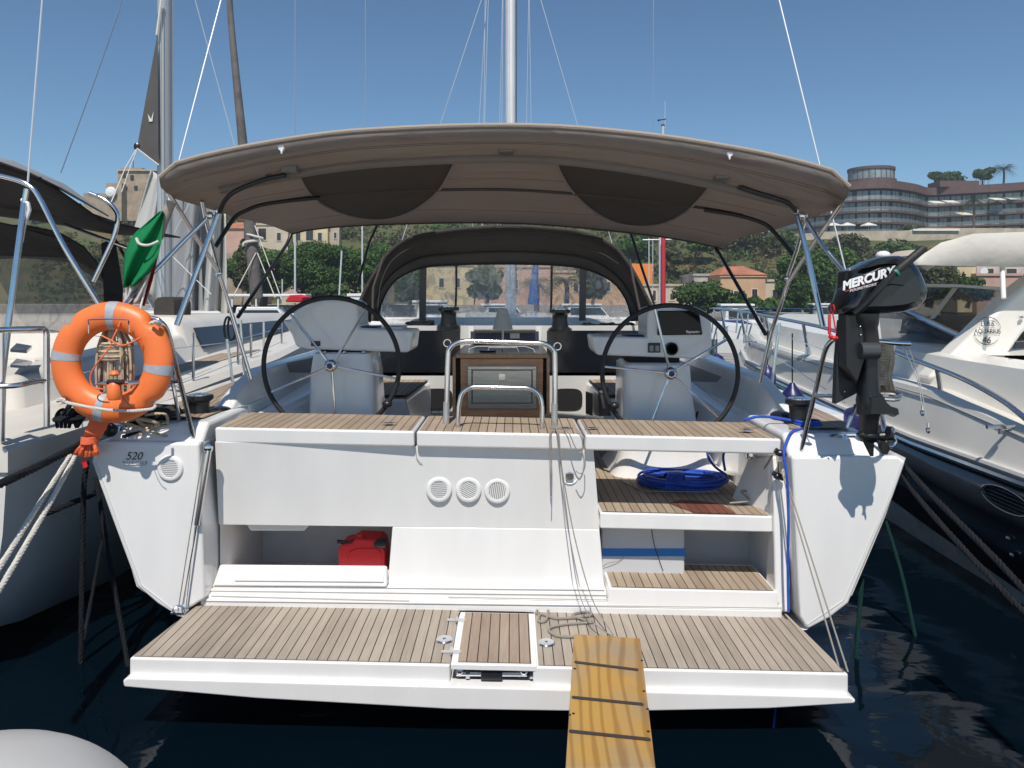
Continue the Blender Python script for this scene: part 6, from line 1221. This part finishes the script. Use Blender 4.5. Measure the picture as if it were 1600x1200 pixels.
BM('canvas_top', mat('cream_canvas', (.72,.69,.63), .85, var=.04, bump=.5, bs=6, trans=.12), MB().sheet([ct[1], ct[0], [p+Vector((1.3,2.2,.0)) for p in ct[0]]]), smooth=50, solid=.01)
BM('canvas_boot', mat('beige_canvas', (.5,.43,.34), .85), MB().pillow([(1395,402),(1408,392),(1420,391),(1428,395),(1440,400),(1432,409),(1410,405)], 7.5, .5, 5), smooth=True)
BM('antenna_dome', whitep, MB().ell(P(1380,399,8.2), .075,.075,.05,14,8), smooth=True)
BM('top_pole', whitep, MB().ptube([(1566,417,6.6),(1568,466,6.5)], .02, 10), smooth=True)
# round emblem
ring = MB(); cE = P(1543,517,6.788); ra_, rb2 = .119, .108
def arcseg(a0, a1, w0, w1):
    pa = []; pb_ = []
    for i in range(21):
        a = R(a0+(a1-a0)*i/20); w = w0+(w1-w0)*math.sin(math.pi*i/20); pa.append(cE+Vector(((ra_)*math.cos(a), 0, (ra_)*math.sin(a)))); pb_.append(cE+Vector(((ra_+w)*math.cos(a), 0, (ra_+w)*math.sin(a))))
    ring.sheet([pa, pb_])
arcseg(8,140,.001,.007); arcseg(185,330,.001,.007)
ring.build('emblem_ring', ink, ar, recalc=False)
textmesh('emblem_lettering', 'D.B.S.', 1544, 506, 6.787, 7.2, ink, ar, sx=.95); textmesh('emblem_lettering', 'AQUARIUS', 1543, 518, 6.787, 7.4, ink, ar, sx=.8); textmesh('emblem_number', '46', 1541, 532, 6.787, 11, ink, ar, shear=.2, sx=.9)
# hull port
pc = Vector((3.405, 4.95, .38)); pv = MB()
def hx(y, z): 
    i = 2; a, b_ = (R2[2], R3[2]); k = (z-a.z)/(b_.z-a.z); return a.x+(b_.x-a.x)*k-.016
def hullpt(yy, zz):
    for i in range(len(R3)-1):
        if R3[i].y <= yy <= R3[i+1].y or i == len(R3)-2:
            f = (yy-R3[i].y)/(R3[i+1].y-R3[i].y); a = R2[i].lerp(R2[i+1], f); b_ = R3[i].lerp(R3[i+1], f); k = (zz-a.z)/(b_.z-a.z); return Vector((a.x+(b_.x-a.x)*k-.022, yy, zz))
el_ = [hullpt(5.33+.27*math.cos(a), .735+.085*math.sin(a)) for a in [k*math.pi/16 for k in range(33)]]
BM('hull_port', chrome, MB().tube(el_, .007, 6))
for k in (-2,-1,0,1,2):
    w = .27*math.sqrt(1-(k/3)**2); BM('port_bar', chrome, MB().tube([hullpt(5.33-w, .735+k*.027), hullpt(5.33+w, .735+k*.027)], .003, 5))
BM('port_glass', nav, MB().poly([p+Vector((-.0,0,0)) for p in [hullpt(5.33+.26*math.cos(a), .735+.08*math.sin(a))+Vector((.006,0,0)) for a in [k*math.pi/16 for k in range(32)]]]))
for yy, zz in ((5.35,.46),(5.33,.35)): BM('skin_fitting', chrome, MB().ell(hullpt(yy, zz), .015,.022,.02,10,8), smooth=True)
# fenders
def fender(label, x, y0, y1, D, w, ball=False):
    c0, c1_ = P(x, y0, D), P(x, y1, D); h_ = c0.z-c1_.z; t = thing('fender', label, 'fender', c1_, 'blue fenders between the boats')
    r = w/2*D/FPX; MB().lathe([(.0,0),(r*.3,.0),(r*.8,h_*.08),(r,h_*.25),(r,h_*.72),(r*.75,h_*.88),(r*.3,h_*.95),(r*.2,h_),(.0,h_)] if not ball else [(.0,0),(r*.5,h_*.02),(r*.9,h_*.15),(r,h_*.35),(r*.85,h_*.58),(r*.4,h_*.82),(r*.2,h_),(.0,h_)], (c0.x, D, c1_.z), 'Z', 24).build('body', navy, t, smooth=True)
    MB().tube([c0-Vector((0,0,.03)), c0+Vector((-.0,0,.3 if not ball else .36))], .005, 6).build('rope', ropek, t); return t
fender('furthest blue fender, behind the right steering wheel rim', 1120, 552, 590, 11, 24); fender('blue cylindrical fender between the two rail posts right of the wheel', 1199, 570, 630, 6.8, 26); fender('blue ball fender hanging from a dark line above the starboard winch', 1238, 598, 636, 5.6, 36, True); fender('large dark blue fender right behind the outboard leg', 1340, 633, 690, 5.2, 44)
# ================================================================ boats further off
def cruiser(label, xl, xr, yw, D, h, col=whitep, name='motor_boat', posts=False, cat='boat'):
    s = D/FPX; X0, X1 = pxx(xl, D), pxx(xr, D); t = thing(name, label, cat, ((X0+X1)/2, D, 0)); ln = X1-X0; zt = pz(yw, D)
    MB().loft([[Vector((X0+ln*u, D+w*k, z)) for k, z in ((-1,zt),(-.7,-.2),(.7,-.2),(1,zt))] for u, w in ((0,ln*.14),(.3,ln*.17),(.7,ln*.14),(.92,ln*.06),(1,.02))]).build('hull', col, t, bevel=.03)
    MB().hexa([(X0+ln*.12,D-ln*.11,zt),(X0+ln*.72,D-ln*.11,zt),(X0+ln*.72,D+ln*.11,zt),(X0+ln*.12,D+ln*.11,zt),(X0+ln*.15,D-ln*.1,zt+h*.6),(X0+ln*.58,D-ln*.1,zt+h*.6),(X0+ln*.58,D+ln*.1,zt+h*.6),(X0+ln*.15,D+ln*.1,zt+h*.6)]).build('cabin', whitep, t, bevel=.05)
    MB().hexa([(X0+ln*.18,D-ln*.11-.03,zt+h*.18),(X0+ln*.66,D-ln*.11-.03,zt+h*.18),(X0+ln*.66,D-ln*.1,zt+h*.18),(X0+ln*.18,D-ln*.1,zt+h*.18),(X0+ln*.18,D-ln*.102-.03,zt+h*.5),(X0+ln*.58,D-ln*.102-.03,zt+h*.5),(X0+ln*.58,D-ln*.1,zt+h*.5),(X0+ln*.18,D-ln*.1,zt+h*.5)]).build('window_band', dglass, t)
    lo = .93 if posts else .6
    MB().box(X0+ln*.05,X0+ln*(.88 if posts else .6),D-ln*.12,D+ln*.12,zt+h*lo,zt+h*(lo+.09)).build('hardtop', whitep, t, bevel=.03)
    for u in ((.1,.35,.58,.84) if posts else ()): MB().box(X0+ln*u,X0+ln*u+.06,D-ln*.1,D-ln*.1+.06,zt+h*.6,zt+h*.93).build('hardtop_post', whitep, t)
    mb = MB()
    for u in (.62,.7,.78,.86,.94): mb.tube([(X0+ln*u,D-ln*.1*(1.1-u),zt),(X0+ln*u,D-ln*.1*(1.1-u),zt+h*.32)], .015, 5)
    mb.tube([(X0+ln*.6,D-ln*.06,zt+h*.32),(X0+ln*.96,D-ln*.02,zt+h*.32)], .015, 5).build('rail', chrome, t); return t
cruiser('white flybridge motor boat behind the left wheel with a dark windscreen', 352, 500, 508, 34, 1.35, posts=True)
cruiser('white motor boat seen low through the sprayhood window at left', 640, 740, 497, 45, 1.5)
cruiser('white motor boat seen low through the centre of the sprayhood window', 745, 850, 497, 52, 1.4)
cruiser('white motor boat seen low through the right of the sprayhood window', 870, 985, 497, 48, 1.3)
cruiser('small white boat behind the motor yacht bow rail', 1118, 1215, 505, 30, 1.1)
cruiser('white motor boat with a blue band right of the bimini poles', 1262, 1345, 496, 60, 1.6)
cruiser('white motor boat behind the top right of the left wheel', 540, 600, 494, 40, 1.7)
tag(MB().pillow([(448,470),(455,461),(470,460),(485,464),(484,472),(450,472)], 33, 1.2, 5).build('red_dinghy', redp, smooth=True), 'red dinghy on the roof of the white flybridge boat', 'dinghy')
tag(MB().pillow([(1095,520),(1100,500),(1160,500),(1172,505),(1172,522),(1130,526)], 26, 1.5, 5).build('blue_boat_cover', navy, smooth=True), 'dark blue covered open boat behind the right wheel', 'boat')
t = thing('tubular_boat_frame', 'boat with a tubular bimini frame behind the right steering wheel', 'boat', P(1150,500,20))
for x in (1112,1128,1150,1166): MB().ptube([(x,520,19),(x+4,482,19),(x+16,481,20)], .02, 6).build('hoop', chrome, t)
MB().ptube([(1108,482,19),(1190,486,19),(1300,496,22)], .02, 6).ptube([(1125,480,22),(1300,484,24)], .02, 6).build('rail', chrome, t); MB().pxp([(1100,512),(1180,508),(1200,530),(1105,530)], 20, 24).build('hull', whitep, t)
# masts far off
def mast_far(label, x, yt, yb, D, r, m, x2=None, name='boat_mast'): return tag(MB().tube([P(x,yb,D), P(x2 or x,yt,D)], r, 8).build(name, m, smooth=True), label, 'mast')
mast_far('thin far mast against the sky left of the bimini centre', 571, -20, 202, 60, .035, mat('far_alloy', (.3,.34,.4), .6)); far_a = bpy.data.materials['far_alloy']
mast_far('thin far mast above the bimini between the two left ones', 461, -20, 213, 70, .04, far_a); mast_far('thin far mast in the sky right of the main mast', 1021, -20, 205, 60, .03, far_a)
mast_far('slim light grey mast in front of the left trees', 461, 371, 470, 45, .06, alu); mast_far('slim light mast in front of the middle trees', 566, 350, 460, 45, .05, alu); mast_far('short white mast leaning slightly in front of the trees', 534, 461, 392, 44, .05, alu, 530)
mast_far('slim light mast in front of the left tree trunk', 441, 436, 472, 45, .04, alu)
mast_far('grey mast standing beside the red pole', 1032, 368, 478, 48, .11, alu)
tag(MB().ptube([(1036.5,370,47.5),(1036.5,478,47.5)], .14, 10).build('red_furled_sail', mat('red_cover', (.55,.03,.05), .7), smooth=True), 'bright red furled sail on the mast right of the sprayhood', 'furled sail')
t = thing('distant_mast', 'slim mast top with wind instruments rising above the bimini right of centre', 'mast', P(1037,212,55)); MB().ptube([(1036,215,55),(1036,195,55)], .09, 8).build('pole', alu, t); MB().ptube([(1039,200,55),(1039,158,55)], .02, 5).build('aerial', alu, t); MB().ptube([(1028,188,55),(1041,186,55)], .04, 5).ell(P(1029,188,55),.08,.08,.08,8,6).ell(P(1036,196,55),.14,.1,.1,8,6).build('wind_sensor', blackp, t)
mast_far('thin mast on the slope right of the sprayhood', 1014, 372, 470, 60, .04, alu); mast_far('second thin mast right of the sprayhood', 1020, 375, 460, 62, .03, alu)
tag(MB().ptube([(1004,375,48),(1060,374,48)], .04, 5).build('mast_crossbar', alu), 'thin crossbar on the mast beside the red furled sail', 'spar')
t = thing('blue_furled_mast', 'blue furled sail on a mast seen through the sprayhood window', 'furled sail', P(836,478,40)); MB().ptube([(838,400,40),(835,440,40),(833,476,40)], [.12,.2,.3], 8).build('sail', mat('blue_cover', (.03,.10,.35), .7), t)
t = thing('satellite_dish', 'white satellite dish on the pink house above the tinted windshield', 'dish', P(1537,424,100)); MB().lathe([(.0,.0),(.45,-.1),(.5,-.14)], P(1537,424,99), 'Y', 18).build('dish', white, t); MB().ptube([(1537,424,99.2),(1537,436,99.2)], .05, 5).build('post', alu, t)
# ---------------------------------------------------------------- air
hz = bpy.data.materials.new('haze_air'); hz.use_nodes = True; nt = hz.node_tree; nt.nodes.remove(nt.nodes['Principled BSDF'])
pv = nt.nodes.new('ShaderNodeVolumePrincipled'); pv.inputs['Color'].default_value = (.82,.88,.95,1); pv.inputs['Density'].default_value = .0006; pv.inputs['Anisotropy'].default_value = .2
nt.links.new(pv.outputs[0], nt.nodes['Material Output'].inputs['Volume'])
tag(MB().box(-705, 705, -65, 300, -4, 46).build('haze', hz), kind='stuff')
